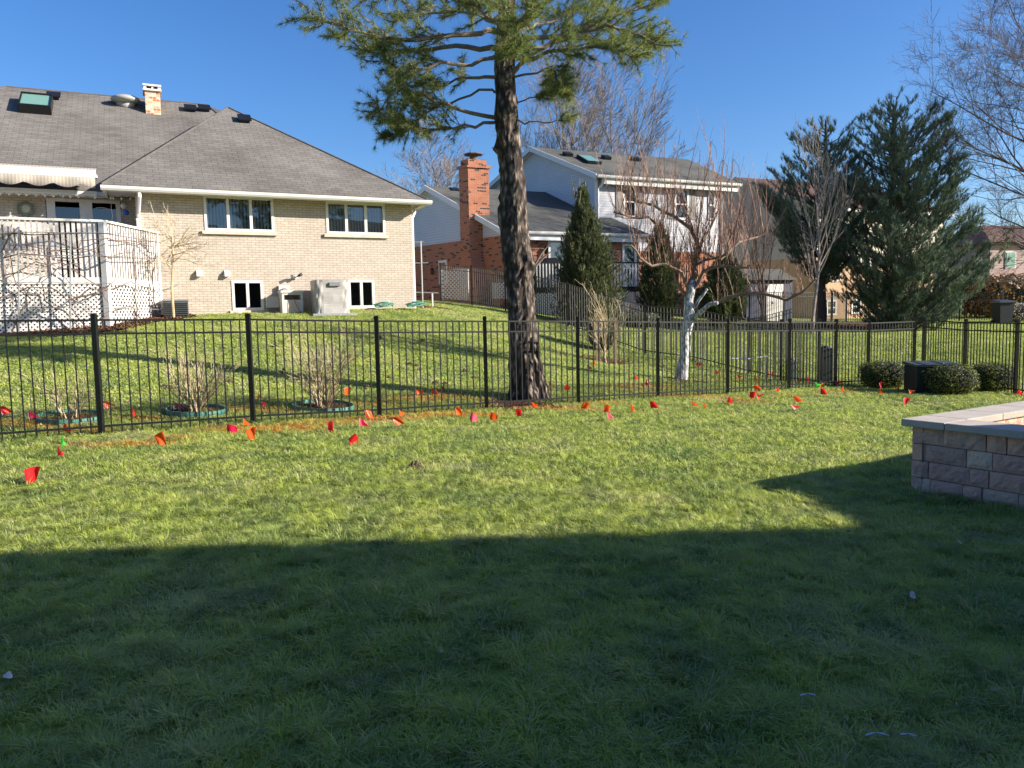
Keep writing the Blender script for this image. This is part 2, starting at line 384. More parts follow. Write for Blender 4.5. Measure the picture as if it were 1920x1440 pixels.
def scatter_grass(name, label, patches, pts, scl):
    m = bpy.data.meshes.new(name); npt = len(pts); m.vertices.add(npt); m.vertices.foreach_set('co', np.asarray(pts, np.float32).ravel())
    e = .15; x = np.array(pts)[:, 0]; y = np.array(pts)[:, 1]
    sx = (hz(x+e, y)-hz(x-e, y))/(2*e); sy_ = (hz(x, y+e)-hz(x, y-e))/(2*e)
    rot = np.zeros((npt, 3))
    from mathutils import Euler
    for i in range(npt):
        nn = Vector((-sx[i], -sy_[i], 1)).normalized()
        qt = nn.to_track_quat('Z', 'Y') @ Euler((0, 0, random.random()*6.28)).to_quaternion(); rot[i] = qt.to_euler()
    for nm, ty, dat in (('rot', 'FLOAT_VECTOR', rot), ('scl', 'FLOAT', scl)):
        at = m.attributes.new(nm, ty, 'POINT'); at.data.foreach_set('vector' if ty == 'FLOAT_VECTOR' else 'value', np.asarray(dat, np.float32).ravel())
    at = m.attributes.new('pick', 'INT', 'POINT'); pk = rng.integers(0, len(patches), npt); at.data.foreach_set('value', pk.astype(np.int32))
    m.materials.append(m_blade)
    o = bpy.data.objects.new(name, m); COL.objects.link(o); tag(o, label, 'grass', kind='stuff')
    t = bpy.data.node_groups.new(name, 'GeometryNodeTree')
    t.interface.new_socket('Geometry', in_out='INPUT', socket_type='NodeSocketGeometry'); t.interface.new_socket('Geometry', in_out='OUTPUT', socket_type='NodeSocketGeometry')
    gi = t.nodes.new('NodeGroupInput'); go = t.nodes.new('NodeGroupOutput'); jn = t.nodes.new('GeometryNodeJoinGeometry')
    def attr(nm, ty):
        a = t.nodes.new('GeometryNodeInputNamedAttribute'); a.data_type = ty; a.inputs['Name'].default_value = nm; return a.outputs[0]
    for i, po in enumerate(patches):
        oi = t.nodes.new('GeometryNodeObjectInfo'); oi.inputs['Object'].default_value = po
        ip = t.nodes.new('GeometryNodeInstanceOnPoints'); cmpn = t.nodes.new('FunctionNodeCompare'); cmpn.data_type = 'INT'; cmpn.operation = 'EQUAL'
        ints = [s for s in cmpn.inputs if s.type == 'INT']; t.links.new(attr('pick', 'INT'), ints[0]); ints[1].default_value = i
        t.links.new(gi.outputs[0], ip.inputs['Points']); t.links.new(cmpn.outputs[0], ip.inputs['Selection'])
        t.links.new(oi.outputs['Geometry'], ip.inputs['Instance'])
        t.links.new(attr('rot', 'FLOAT_VECTOR'), ip.inputs['Rotation']); t.links.new(attr('scl', 'FLOAT'), ip.inputs['Scale'])
        t.links.new(ip.outputs[0], jn.inputs[0])
    t.links.new(jn.outputs[0], go.inputs[0]); md = o.modifiers.new('layout', 'NODES'); md.node_group = t
    return o
# exclusion of beds, walls
BEDS = []   # (x,y,r)
def lawn_points(step, cond):
    xs = np.arange(-22, 26, step); ys = np.arange(1.3, 42, step); X, Y = np.meshgrid(xs, ys); X = X.ravel()+rng.uniform(-.4, .4, X.size)*step; Y = Y.ravel()+rng.uniform(-.4, .4, Y.size)*step
    u = X/Y; k_ = (np.abs(u) < .86) & cond(X, Y)
    X = X[k_]; Y = Y[k_]; return np.stack([X, Y, hz(X, Y)], 1)

def PZ(px, py, z):
    d = ray(px, py); t = (z-EYE)/d.z; return Vector((0, 0, EYE))+d*t
def proj(x, y, z):
    dx = x; dy = y; dz = z-EYE
    a = dx*FW.x+dy*FW.y+dz*FW.z; b = dx*RT.x+dy*RT.y+dz*RT.z; c = dx*UP.x+dy*UP.y+dz*UP.z
    return 960+F*b/a, 720-F*c/a

# ------------------------------------------------------------------ unseen house shaped to shade the foreground (outside the frame, right of the viewer)
hs = thing('house', 'unseen brick house to the right of the viewer, shaped to shade the foreground lawn', 'house', (8.2, 2.75, -.1), R(4.2))
b = MB(); b.box(.4, 15, -9, -.5, -.5, 5.9); b.box(-20, .39, -15, -7.1, -.5, 5.9); b.build('wall', plain('dark_brown_brick', (.10, .06, .045), .9), hs)  # wing behind the viewer added to block sky light, dark to limit bounce
b = MB(); q = [(0, -9.5, 5.9), (15.5, -9.5, 5.9), (15.5, 0, 5.9), (0, 0, 5.9)]
b.mesh(q+[(4, -4.7, 8.4), (11.5, -4.7, 8.4), (0, -9.5, 6.05), (15.5, -9.5, 6.05), (15.5, 0, 6.05), (0, 0, 6.05)],
       [(3, 2, 1, 0), (0, 1, 7, 6), (1, 2, 8, 7), (2, 3, 9, 8), (3, 0, 6, 9), (6, 7, 5, 4), (7, 8, 5), (8, 9, 4, 5), (9, 6, 4)]); b.build('roof', m_roof1, hs)
b = MB(); b.mesh([(-20.5, -15.5, 5.9), (-.01, -15.5, 5.9), (-.01, -6.6, 5.9), (-20.5, -6.6, 5.9), (-16, -11, 8.2), (-.01, -11, 8.2)], [(3, 2, 1, 0), (0, 1, 5, 4), (2, 3, 4, 5), (1, 2, 5), (3, 0, 4)]); b.build('sky_blocker_roof', m_roof1, hs)  # roof of the added sky-blocking wing
b = MB(); b.box(.95, 4.5, -.45, 2.45, -.6, 2.9); b.build('shade_box', plain('dark_brown_brick2', (.10, .06, .045), .9), hs)  # unseen volume added to shade the seat wall coping
b = MB(); b.box(.85, 4.6, -.4, 2.55, 2.9, 3.02); b.build('shade_box_roof', m_roof1, hs)  # top of the added shading volume

# ------------------------------------------------------------------ cream brick house with grey hip roofs
H1 = R(25.2); C0 = Vector((-9.795, 20.55, 0)); HB = EYE+.2
h1 = thing('brick_house', 'cream brick house with grey hip roofs and white deck on the left', 'house', (C0.x, C0.y, HB), H1)
def L1(x, y, z): return Vector((C0.x+x*math.cos(H1)-y*math.sin(H1), C0.y+x*math.sin(H1)+y*math.cos(H1), z+HB))
def t1(px, b, y=560):
    lo, hi = -14, 12
    for _ in range(50):
        m = (lo+hi)/2; p = L1(m, b, 0)
        if proj(*p)[0] < px: lo = m
        else: hi = m
    return m
def wall(mb, x0, x1, z0, z1, y, holes, dep=.12):
    """wall in plane y facing -y with real openings and reveals; holes=(xa,xb,za,zb)"""
    xs = sorted({x0, x1, *[h for q in holes for h in q[:2]]}); zs = sorted({z0, z1, *[h for q in holes for h in q[2:]]})
    for i in range(len(xs)-1):
        for j in range(len(zs)-1):
            cx = (xs[i]+xs[i+1])/2; cz = (zs[j]+zs[j+1])/2
            if any(a < cx < b_ and c < cz < d for a, b_, c, d in holes): continue
            mb.face([(xs[i], y, zs[j]), (xs[i+1], y, zs[j]), (xs[i+1], y, zs[j+1]), (xs[i], y, zs[j+1])])
    for a, b_, c, d in holes:
        mb.face([(a, y, c), (a, y+dep, c), (a, y+dep, d), (a, y, d)]); mb.face([(b_, y, c), (b_, y, d), (b_, y+dep, d), (b_, y+dep, c)])
        mb.face([(a, y, d), (a, y+dep, d), (b_, y+dep, d), (b_, y, d)]); mb.face([(a, y, c), (b_, y, c), (b_, y+dep, c), (a, y+dep, c)])
def window(parent, xa, xb, za, zb, y, n=1, fr=.06, blinds=True, rail=False, sill=True, m=None, shut=False):
    """window of n lights set in the opening at plane y; interior box, blinds, glass"""
    m = m or m_white; b = MB(); e = .015
    b.box(xa-e, xb+e, y-.02, y+.09, zb-fr, zb+e); b.box(xa-e, xb+e, y-.02, y+.09, za-e, za+fr)
    wd = (xb-xa); 
    xs = [xa+wd*i/n for i in range(n+1)]
    for i, x in enumerate(xs):
        hw = fr*.7; x0 = max(xa-e, x-hw) if i else xa-e; x1 = min(xb+e, x+hw) if i < n else xb+e
        if i == 0: x1 = xa+fr
        if i == n: x0 = xb-fr
        b.box(x0, x1, y-.018, y+.088, za+fr, zb-fr)
    if rail:
        for i in range(n): b.box(xs[i]+fr*.7+.001, xs[i+1]-fr*.7-.001, y-.01, y+.08, (za+zb)/2-.025, (za+zb)/2+.025)
    f = b.build('window', m, parent)
    g = MB()
    for i in range(n): g.face([(xs[i]+.02, y+.05, za+.02), (xs[i+1]-.02, y+.05, za+.02), (xs[i+1]-.02, y+.05, zb-.02), (xs[i]+.02, y+.05, zb-.02)])
    g.build('glass', m_glass, f)
    d = MB(); d.box(xa-.3, xb+.3, y+.14, y+1.6, za-.2, zb+.2); d.f = [q for k_, q in enumerate(d.f) if k_ != 2]; d.c = d.c[:5]
    d.build('interior', m_dark if blinds else plain('grey_interior', (.14, .15, .15), .9), f)
    if blinds:
        s_ = MB(); x = xa+.08
        while x < xb-.08:
            s_.bar((x, y+.115, za+.05), (x, y+.115, zb-.05), .075, .004, up=Vector((.75, .66, 0)));  x += .088
        s_.build('blind', m_blind, f)
    if sill:
        s_ = MB(); s_.box(xa-.09, xb+.09, y-.07, y-.022, za-.11, za-.017); s_.build('sill', m_stone, f)
    return f
EV = 3.22   # soffit height in the house frame
wins = [(t1(394, 0), t1(521, 0), 2.28, EV-.02), (t1(619.5, 0), t1(727, 0), 2.28, EV-.04), (t1(438, 0), t1(494.5, 0), .10, .90), (t1(655.5, 0), t1(702.5, 0), .12, .92)]
TW = t1(777.5, 0)
b = MB(); wall(b, 0, TW, -1.2, EV, 0, wins)
b.face([(TW, 0, -1.2), (TW, 12.5, -1.2), (TW, 12.5, EV), (TW, 0, EV)]); b.face([(0, 0, -1.2), (0, 0, EV), (0, 1.2, EV), (0, 1.2, -1.2)])
DX0, DX1 = t1(101, 1.2), t1(240, 1.2)
wall(b, -11, 0, -1.2, EV, 1.2, [(DX0, DX1, .95, EV-.08)])
b.face([(-11, 1.2, -1.2), (-11, 1.2, EV), (-11, 12.5, EV), (-11, 12.5, -1.2)]); b.face([(-11, 12.5, -1.2), (-11, 12.5, EV), (TW, 12.5, EV), (TW, 12.5, -1.2)])
b.build('wall', m_cream, h1)
for i, (xa, xb, za, zb) in enumerate(wins): window(h1, xa, xb, za, zb, 0, 3 if i < 2 else 2, fr=.055, blinds=i < 2)
# basement window curbs
for i in (2, 3):
    xa, xb, za, zb = wins[i]; b = MB(); b.box(xa-.12, xb+.12, -.1, -.072, za-.16, za-.1); b.build('window_ledge', m_stone, h1)
# patio doors
b = MB()
W = DX1-DX0; cxs = [DX0+.02, DX0+W*.5, DX1-.02]
b.box(DX0, DX1, 1.18, 1.28, EV-.1, EV-.08); b.box(DX0, DX1, 1.18, 1.28, .95, 1.05)
for i in range(2):
    a, c = cxs[i], cxs[i+1]; b.box(a, a+W*.11, 1.17, 1.27, 1.05, EV-.1); b.box(c-W*.06, c, 1.17, 1.27, 1.05, EV-.1)
    b.box(a+W*.11, c-W*.06, 1.18, 1.26, EV-.16, EV-.1)
pd = b.build('patio_door', m_white, h1)
g = MB(); g.face([(DX0, 1.24, 1), (DX1, 1.24, 1), (DX1, 1.24, EV-.3), (DX0, 1.24, EV-.3)]); g.build('glass', m_glass, pd)
g = MB(); g.box(DX0-.2, DX1+.2, 1.33, 4, .9, EV); g.f = [q for k_, q in enumerate(g.f) if k_ != 2]; g.c = g.c[:5]; g.build('interior', m_dark, pd)
# roof
EZ = 3.30; RZ1 = 6.77; RZ = 7.48
a1 = (-.74, -.5, EZ); a2 = (7.9, -.5, EZ); AP = (2.9, 4.6, RZ1); AP2 = (2.9, 6.15, RZ1)
rl = (-3.6, 7.3, RZ); rr = (2.48, 7.3, RZ); ml = (-10.6, .7, EZ); bl = (-10.6, 13.9, EZ); br = (7.9, 13.9, EZ); mr = (-.74, .7, EZ)
b = MB()
for f in ([a1, a2, AP], [a1, AP, AP2, mr], [ml, mr, AP2, rr, rl], [a2, br, rr], [a2, rr, AP2, AP], [rl, rr, br, bl], [ml, rl, bl]): b.face(f)
roof = b.build('roof', m_roof1, h1)
b = MB()      # ridge caps
for p, q in ((a1, AP), (a2, AP), (AP, AP2), (rl, rr), (ml, rl), (rr, AP2)):
    p = Vector(p)+Vector((0, 0, .012)); q = Vector(q)+Vector((0, 0, .012)); b.tube([p-Vector((0, 0, .015)), q-Vector((0, 0, .015))], .035, 8)
b.build('ridge_cap', plain('ridge_shingle', (.11, .10, .092), .95, var=.25, scale=5, spec=.1), roof)
b = MB()
b.box(-.74, 7.9, -.49, -.40, EZ-.16, EZ-.01); b.box(7.80, 7.89, -.4, 13.9, EZ-.16, EZ-.01); b.box(-10.6, -.74, .72, .80, EZ-.16, EZ-.01); b.box(-.73, -.65, -.4, .72, EZ-.16, EZ-.01)
b.build('fascia', m_white, h1)
b = MB()
b.box(-.64, 7.79, -.395, 1.0, EV-.005, EV+.03); b.box(TW+.005, 7.795, 1.0, 13.8, EV-.005, EV+.03); b.box(-10.6, -.73, .81, 1.4, EV-.005, EV+.03)
b.build('soffit', m_soffit, h1)
def gutter(parent, p, q, out, mat=None):
    p = Vector(p); q = Vector(q); o = Vector(out); b = MB(); zz = Vector((0, 0, 1))
    prof = [(0, 0), (.09, 0), (.125, .05), (.125, .115), (.14, .125), (.115, .13), (.105, .055), (.08, .02), (.01, .02), (0, .12)]
    vs = [p+o*x+zz*z for x, z in prof]+[q+o*x+zz*z for x, z in prof]; n = len(prof)
    b.mesh(vs, [(i, (i+1) % n, n+(i+1) % n, n+i) for i in range(n)]+[tuple(range(n)), tuple(range(2*n-1, n-1, -1))])
    return b.build('gutter', mat or m_white, parent)
gutter(h1, (-.76, -.492, EZ-.15), (8.03, -.492, EZ-.15), (0, -1, 0)); gutter(h1, (7.892, -.5, EZ-.15), (7.892, 13.9, EZ-.15), (1, 0, 0)); gutter(h1, (-10.6, .718, EZ-.15), (-.9, .718, EZ-.15), (0, -1, 0))
# downspouts
dx = t1(271, -.08)
b = MB(); b.tube([(dx+.05, -.52, EV+.03), (dx+.05, -.5, EV-.18), (dx, -.12, EV-.55), (dx, -.06, EV-.65)], .055, 8); b.box(dx-.05, dx+.05, -.085, -.01, -.6, EV-.62); b.build('downspout', m_white, h1)
b = MB(); b.tube([(7.75, .25, EV+.03), (7.75, .25, EV-.2), (7.66, .2, EV-.36), (7.58, .1, EV-.42)], .045, 8); b.box(TW+.005, TW+.07, .04, .13, -.6, EV-.42); b.build('downspout', m_white, h1)
# roof furniture
def onroof(pl, px, py):
    """point of house-frame roof plane seen at pixel"""
    A_, B_, C_ = [L1(*q) for q in pl]; nrm = (B_-A_).cross(C_-A_).normalized(); d = ray(px, py); o = Vector((0, 0, EYE))
    p = o+d*((A_-o).dot(nrm)/d.dot(nrm)); q = Matrix.Rotation(-H1, 3, 'Z') @ (p-Vector((C0.x, C0.y, HB))); return q
MAINP = [ml, (-.9, .7, EZ), rl]; WINGP = [a1, a2, AP]
def roofbox(px, py, sx, sy, h, pl, lift=0):
    """slab lying on the roof plane"""
    c = onroof(pl, px, py); A_, B_, C_ = [Vector(q) for q in pl]; nrm = (B_-A_).cross(C_-A_).normalized()
    if nrm.z < 0: nrm = -nrm
    x = Vector((1, 0, 0)); y = nrm.cross(x).normalized()
    return lambda u, v, w_: c+x*(u*sx/2)+y*(v*sy/2)+nrm*(w_*h+lift)
def slab(b, fn, u0=-1, u1=1, v0=-1, v1=1, w0=0, w1=1):
    b.hexa([fn(u0, v0, w0), fn(u1, v0, w0), fn(u1, v1, w0), fn(u0, v1, w0)], [fn(u0, v0, w1), fn(u1, v0, w1), fn(u1, v1, w1), fn(u0, v1, w1)])
fn = roofbox(69, 202, .86, 1.15, .28, MAINP); b = MB()
for q in ((-1, 1, -1, -.88), (-1, 1, .88, 1), (-1, -.9, -.88, .88), (.9, 1, -.88, .88)): slab(b, fn, *q, 0, 1)
sk = b.build('skylight', m_black, roof)
k = NB('skylight_glass'); m_skyg = k.fin((.16, .30, .24), .08, spec=.8)
b = MB(); slab(b, fn, -.9, .9, -.88, .88, .7, .85); b.build('pane', m_skyg, sk)
for px, py, pl in ((101, 184, MAINP), (357, 207, MAINP), (383, 207, MAINP), (458, 227, WINGP)):
    fn = roofbox(px, py, .38, .42, .14, pl); b = MB(); slab(b, fn, -.8, .8, -.8, .8, 0, .7); slab(b, fn, -1.05, 1.05, -1.05, 1.05, .7, 1); b.build('roof_vent', m_black, roof)
fn = roofbox(236, 196, .8, .8, .3, MAINP); c = fn(0, 0, .5)
b = MB(); b.ball(c, (.46, .46, .15), 16, 8); b.tube([fn(0, 0, -.3), c], .3, 12); b.build('round_roof_fan', plain('fan_metal', (.33, .32, .30), .5), roof, smooth=True)
# chimney behind the ridge front
cc = onroof(MAINP, 288, 214)
b = MB(); b.box(cc.x-.23, cc.x+.23, cc.y-.02, cc.y+.6, cc.z-.6, cc.z+.74); ch = b.build('chimney', m_rust, roof)
b = MB(); b.box(cc.x-.28, cc.x+.28, cc.y-.09, cc.y+.67, cc.z+.74, cc.z+.80); b.box(cc.x-.26, cc.x-.17, cc.y-.05, cc.y+.63, cc.z+.80, cc.z+.89); b.box(cc.x+.17, cc.x+.26, cc.y-.05, cc.y+.63, cc.z+.80, cc.z+.89)
b.box(cc.x-.02, cc.x+.04, cc.y-.05, cc.y+.63, cc.z+.80, cc.z+.89); b.box(cc.x-.28, cc.x+.28, cc.y-.08, cc.y+.66, cc.z+.89, cc.z+.95); b.build('cap', m_offw, ch)
b = MB(); b.box(cc.x-.2, cc.x+.2, cc.y, cc.y+.58, cc.z+.80, cc.z+.89); b.build('flue', m_dark, ch)
# retracted awning on the eave
AX = t1(197, .35); b = MB()
b.box(-11, AX, .45, .62, EZ+.33, EZ+.5); b.box(-11, AX+.04, .28, .45, EZ+.28, EZ+.36)
aw = b.build('awning', m_offw, h1)
k = NB('awning_cloth'); wv = k.n('TexWave'); wv.inputs['Scale'].default_value = 4; k.l(k.obj(), wv.inputs[0]); m_cloth = k.fin(k.ramp(wv.outputs[1], [(.3, (.33, .285, .23)), (.7, (.42, .365, .30))]), .9)
def clothstrip(name, x0, x1, y, zt, zb, amp, wl, par, dy=0):
    n = 120; vs = []; fs = []
    for i in range(n+1):
        x = x0+(x1-x0)*i/n; s_ = abs(math.sin(math.pi*x/wl))
        vs += [(x, y, zt), (x, y-.03*math.sin(x*9), (zt+zb)/2), (x, y-.02*math.sin(x*9)+dy, zb-amp*s_)]
    for i in range(n):
        for j in range(2): fs.append((3*i+j, 3*i+j+1, 3*i+j+4, 3*i+j+3))
    b = MB(); b.mesh(vs, fs); o = b.build(name, m_cloth, par, smooth=True)
    md = o.modifiers.new('t', 'SOLIDIFY'); md.thickness = .006; return o
clothstrip('valance', -11, AX-.02, .27, EZ+.28, EZ+.1, .1, .62, aw, -.05)
b = MB(); b.mesh([(-11, .6, EZ+.49), (AX, .6, EZ+.49), (AX, 1.0, EZ+.64), (-11, 1.0, EZ+.64)], [(0, 1, 2, 3)]); o = b.build('cover_cloth', m_cloth, aw); o.modifiers.new('t', 'SOLIDIFY').thickness = .01
# string lights
slt = thing('string_lights', 'string of small white bulbs hung under the left eave of cream house', 'string lights', tuple(L1(-3, .65, EV-.12)), H1)
o3 = Vector((-3, .65, EV-.12)); pts_ = []; b = MB(o3); bulbs = []
xx = t1(2, .65); pxs = [2, 19, 35, 53, 67, 85, 101, 117, 134, 148, 163, 193, 222, 227, 242, 258]
for i, px in enumerate(pxs):
    x = t1(px, .65); pts_.append((x, .65, EV-.03)); bulbs.append((x, .62, EV-.1))
    if i < len(pxs)-1: x2 = t1(pxs[i+1], .65); pts_.append(((x+x2)/2, .63, EV-.08))
b.tube(pts_, .008, 4); b.build('wire', m_black, slt)
k = NB('bulb_glass'); m_bulb = k.fin((.85, .83, .8), .15)
for q in bulbs: b = MB(o3); b.ball(q, (.028, .028, .04), 8, 6); b.build('bulb', m_bulb, slt)
# wall vents
for px in (378, 430):
    x = t1(px, -.08); b = MB(); b.mesh([(x-.07, 0, 1.04), (x+.07, 0, 1.04), (x+.07, 0, 1.2), (x-.07, 0, 1.2), (x-.07, -.13, 1.02), (x+.07, -.13, 1.02), (x+.07, -.1, 1.14), (x-.07, -.1, 1.14)], [(3, 2, 1, 0), (4, 5, 6, 7), (0, 1, 5, 4), (1, 2, 6, 5), (2, 3, 7, 6), (3, 0, 4, 7)])
    b.build('wall_vent', m_trim, h1)
# floodlight, meter, junction box
def lobj(name, label, cat, x, y, z, group=None): return thing(name, label, cat, tuple(L1(x, y, z)), H1, group)
x = t1(558, -.1); t = lobj('floodlight', 'small twin floodlight on the cream brick wall above the electric meter', 'light', x, 0, 1.0)
b = MB(); b.tube([(0, 0, 0), (0, -.05, 0)], .05, 10); b.build('wall_plate', m_trim, t)
for s_ in (-1, 1): b = MB(); b.tube([(0, -.05, 0), (s_*.07, -.14, .05)], .015, 6); b.tube([(s_*.06, -.12, .04), (s_*.13, -.22, .05+.03*s_)], [.03, .05], 10); b.build('lamp_head', m_alu if s_ < 0 else m_black, t)
x = t1(535, -.08); t = lobj('electric_meter', 'grey electric meter box on cream brick wall beside beige cabinet', 'meter', x, 0, .62)
b = MB(); b.box(-.15, .14, -.12, 0, -.18, .15); b.build('box', m_trim, t)
b = MB(); b.tube([(.0, -.12, 0), (.0, -.2, 0)], .09, 14); b.tube([(.0, -.2, 0), (.0, -.25, 0)], .075, 14); b.build('dial', m_alu, t)
b = MB(); b.tube([(-.1, -.04, -.18), (-.12, -.05, -.6), (-.3, -.06, -.75), (-.2, -.1, -.95)], .02, 6); b.build('cable', m_black, t)
x = t1(512, -.08); t = lobj('junction_box', 'pale junction box low on the brick wall left of the meter', 'box', x, 0, .3)
b = MB(); b.box(-.17, .17, -.1, 0, -.15, .15); b.box(-.18, .18, -.115, -.1, .12, .165); b.build('box', m_offw, t)
# beige cabinet
xa, xb = t1(529, -.5), t1(568, -.5); t = lobj('storage_cabinet', 'beige box cabinet with open front by the basement window', 'cabinet', (xa+xb)/2, -.35, -.05); w2 = (xb-xa)/2
b = MB(); b.box(-w2, -w2+.06, -.25, .25, 0, .6); b.box(w2-.06, w2, -.25, .25, 0, .6); b.box(-w2+.06, w2-.06, .2, .25, 0, .6); b.box(-w2+.06, w2-.06, -.25, -.2, .0, .40); b.box(-w2+.06, w2-.06, -.25, -.2, .54, .6); b.build('body', m_offw, t)
b = MB(); b.box(-w2-.03, w2+.03, -.28, .28, .6, .66); b.build('lid', m_offw, t)
b = MB(); b.box(-w2+.14, w2-.1, -.262, -.252, .06, .34); b.build('door_panel', plain('pink_beige', (.50, .42, .36), .6), t)
b = MB(); b.tube([(-.05, -.25, .48), (.02, -.32, .42), (.1, -.34, .2), (.2, -.4, .03), (.34, -.5, .01)], .013, 6); b.build('hose', plain('red_hose', (.3, .1, .06), .5), t)
b = MB(); b.box(-w2-.1, w2+.2, -.4, .3, -.08, 0); b.build('pad', m_trim, t)
# covered air conditioner
xa, xb = t1(588, -.75), t1(652, -.75); t = lobj('air_conditioner', 'air conditioner under a wrinkled grey cover against the cream house', 'air conditioner', (xa+xb)/2, -.72, -.05); w2 = (xb-xa)/2
b = MB(); nn = 40; vs = []; fs = []; nz_ = 14
for j in range(nz_+1):
    for i in range(nn):
        a = 2*math.pi*i/nn; e = .32
        r_ = 1+.018*math.sin(7*a+j*.9)+.015*math.sin(13*a-j*.5)+rng.uniform(-.008, .008)
        vs.append((w2*math.copysign(abs(math.cos(a))**e, math.cos(a))*r_, w2*.85*math.copysign(abs(math.sin(a))**e, math.sin(a))*r_, .93*j/nz_+.0*a))
for j in range(nz_):
    for i in range(nn): fs.append((j*nn+i, j*nn+(i+1) % nn, (j+1)*nn+(i+1) % nn, (j+1)*nn+i))
fs.append(tuple(nz_*nn+i for i in range(nn)))
b.mesh(vs, fs); b.build('cover', m_cover, t)
b = MB(); b.box(-.1, .2, -w2*.9-.03, -w2*.85, .76, .86); b.build('badge', plain('badge_grey', (.18, .18, .19), .5), t)
b = MB(); b.box(-w2-.12, w2+.14, -w2-.12, w2, -.1, 0); b.build('pad', m_alu, t)
# old dark condenser at the deck
x = t1(330, -.6); t = lobj('condenser', 'dark grey slatted condenser unit standing by the white deck corner', 'air conditioner', x, -.55, -.15)
b = MB(); b.box(-.3, .3, -.3, .3, 0, .5); b.build('body', plain('dark_grey_metal', (.09, .10, .10), .5, .3), t)
b = MB(); [b.box(-.28, .28, -.315, -.3, .06+.05*i, .085+.05*i) for i in range(8)]; b.build('grille', m_black, t)
b = MB(); b.box(-.32, .32, -.32, .32, .5, .53); b.build('top', m_alu, t)
# small ornaments by the patio door
x = t1(63.5, 1.1); t = lobj('wall_ornament', 'hexagonal framed ornament on brick left of the patio door', 'ornament', x, 1.17, 2.83)
b = MB(); hx = [(math.cos(R(60*i+30))*.2, 0, math.sin(R(60*i+30))*.2) for i in range(6)]
for i in range(6): b.bar(hx[i], hx[(i+1) % 6], .035, .035)
b.build('frame', plain('green_metal', (.16, .19, .10), .5), t); b = MB(); b.tube([(0, .01, 0), (0, -.02, 0)], .1, 10); b.build('medallion', plain('pale_green', (.45, .48, .33), .5), t)
for px, py, mt, lb in ((231, 386, m_offw, 'white ball ornament hanging beside the patio door'), (236.5, 398.5, plain('blue_gloss', (.02, .10, .55), .3), 'blue ball ornament hanging below the white one')):
    x = t1(px, .6); p = P(px, py, L1(x, .6, 0).y); t = thing('hanging_ball', lb, 'ornament', tuple(p), 0, None)
    b = MB(); b.ball((0, 0, 0), .075, 14, 10); b.build('ball', mt, t, smooth=True); b = MB(); b.tube([(0, 0, .07), (0, 0, 3.2+HB-p.z)], .006, 4); b.build('string', m_black, t)
# hoses at the wall foot
for i, (px, sgn) in enumerate(((722, 1), (782, -1))):
    x = t1(px, -.5); t = lobj('garden_hose', ('coiled green hose lying at the cream wall right of basement window', 'green hose pile at the right corner of the cream house')[i], 'hose', x, -.4, .12)
    b = MB(); ps = [(math.cos(a)*(.26+.05*math.sin(3.3*a)), math.sin(a)*.14, .02+.005*a+.03*math.sin(a*2.3)) for a in np.linspace(0, 19, 90)]; b.tube(ps, .02, 6); b.build('coil', plain('hose_green', (.07, .22, .16), .4), t)
    b = MB(); b.tube([(.1*sgn, 0, 0), (.1*sgn, -.02, .2), (.25*sgn, -.05, .05)], .018, 6); b.build('nozzle_end', m_offw, t)

# ------------------------------------------------------------------ white deck
CN = P(205, 600, 18.1).xy; DE = P(303, 600, 20.6).xy; tv = Vector((math.cos(H1), math.sin(H1)))
DA = CN - tv*4.4
zt, zb1, zf0, zf1, zg = EYE+2.36, EYE+1.06, EYE+.92, EYE+1.06, EYE-.35
dk = thing('deck', 'raised white deck with vertical slat railing and lattice skirt', 'deck', (CN.x, CN.y, EYE-.05)); oD = Vector((CN.x, CN.y, EYE-.05))
CN3 = Vector((CN.x, CN.y, 0)); DE3 = Vector((DE.x, DE.y, 0)); DA3 = Vector((DA.x, DA.y, 0)); Zv = Vector((0, 0, 1))
for a, c in ((DA3, CN3), (CN3, DE3)):
    d = (c-a).normalized(); ln = (c-a).length
    b = MB(oD); b.bar(a+Zv*(zt+.0), c+Zv*zt, .14, .05); b.build('top_rail', m_white, dk)
    b = MB(oD); b.bar(a+Zv*(zf0+.07), c+Zv*(zf0+.07), .05, .15); b.build('fascia', m_white, dk)
    nsl = int(ln/.108) if a == DA3 else int(ln/.115)
    for i in range(nsl):
        p = a+d*((i+.5)*ln/nsl); b = MB(oD); b.bar(p+Zv*zb1, p+Zv*(zt-.026), .066, .03, up=d.cross(Zv)); b.build('slat', m_offw, dk)
    # lattice
    nrm = d.cross(Zv); z0, z1 = zg, zf0-.012; H = z1-z0; b = MB(oD)
    for sg in (1, -1):
        s0 = -H if sg > 0 else 0
        while s0 < (ln if sg > 0 else ln+H):
            x0, x1 = s0, s0+sg*H; za, zb_ = z0, z1
            if sg > 0:
                if x0 < 0: za = z0-x0; x0 = 0
                if x1 > ln: zb_ = z1-(x1-ln); x1 = ln
            else:
                if x0 > ln: za = z0+(x0-ln); x0 = ln
                if x1 < 0: zb_ = z1+x1; x1 = 0
            if zb_-za > .03: b.bar(a+d*x0+Zv*za+nrm*.006*sg, a+d*x1+Zv*zb_+nrm*.006*sg, .012, .042, up=(Zv-d*sg).normalized())
            s0 += .11 if a == DA3 else .15
    b.build('lattice', m_white, dk)
for p, w_ in ((CN3, .13), (DE3, .1), (CN3-Vector((*tv, 0))*2.62, .12)):
    b = MB(oD); b.box(p.x-w_/2, p.x+w_/2, p.y-w_/2-.03, p.y+w_/2-.03, zg, zt-.027); b.build('post', m_white, dk)
b = MB(oD); pl = [DA3, CN3, DE3, Vector((*L1(-.2, .1, 0).xy, 0)), Vector((*L1(-.3, 1.1, 0).xy, 0)), Vector((*L1(-6, 1.1, 0).xy, 0))]
pl = [Vector((q.x, q.y+.06, 0)) for q in pl]
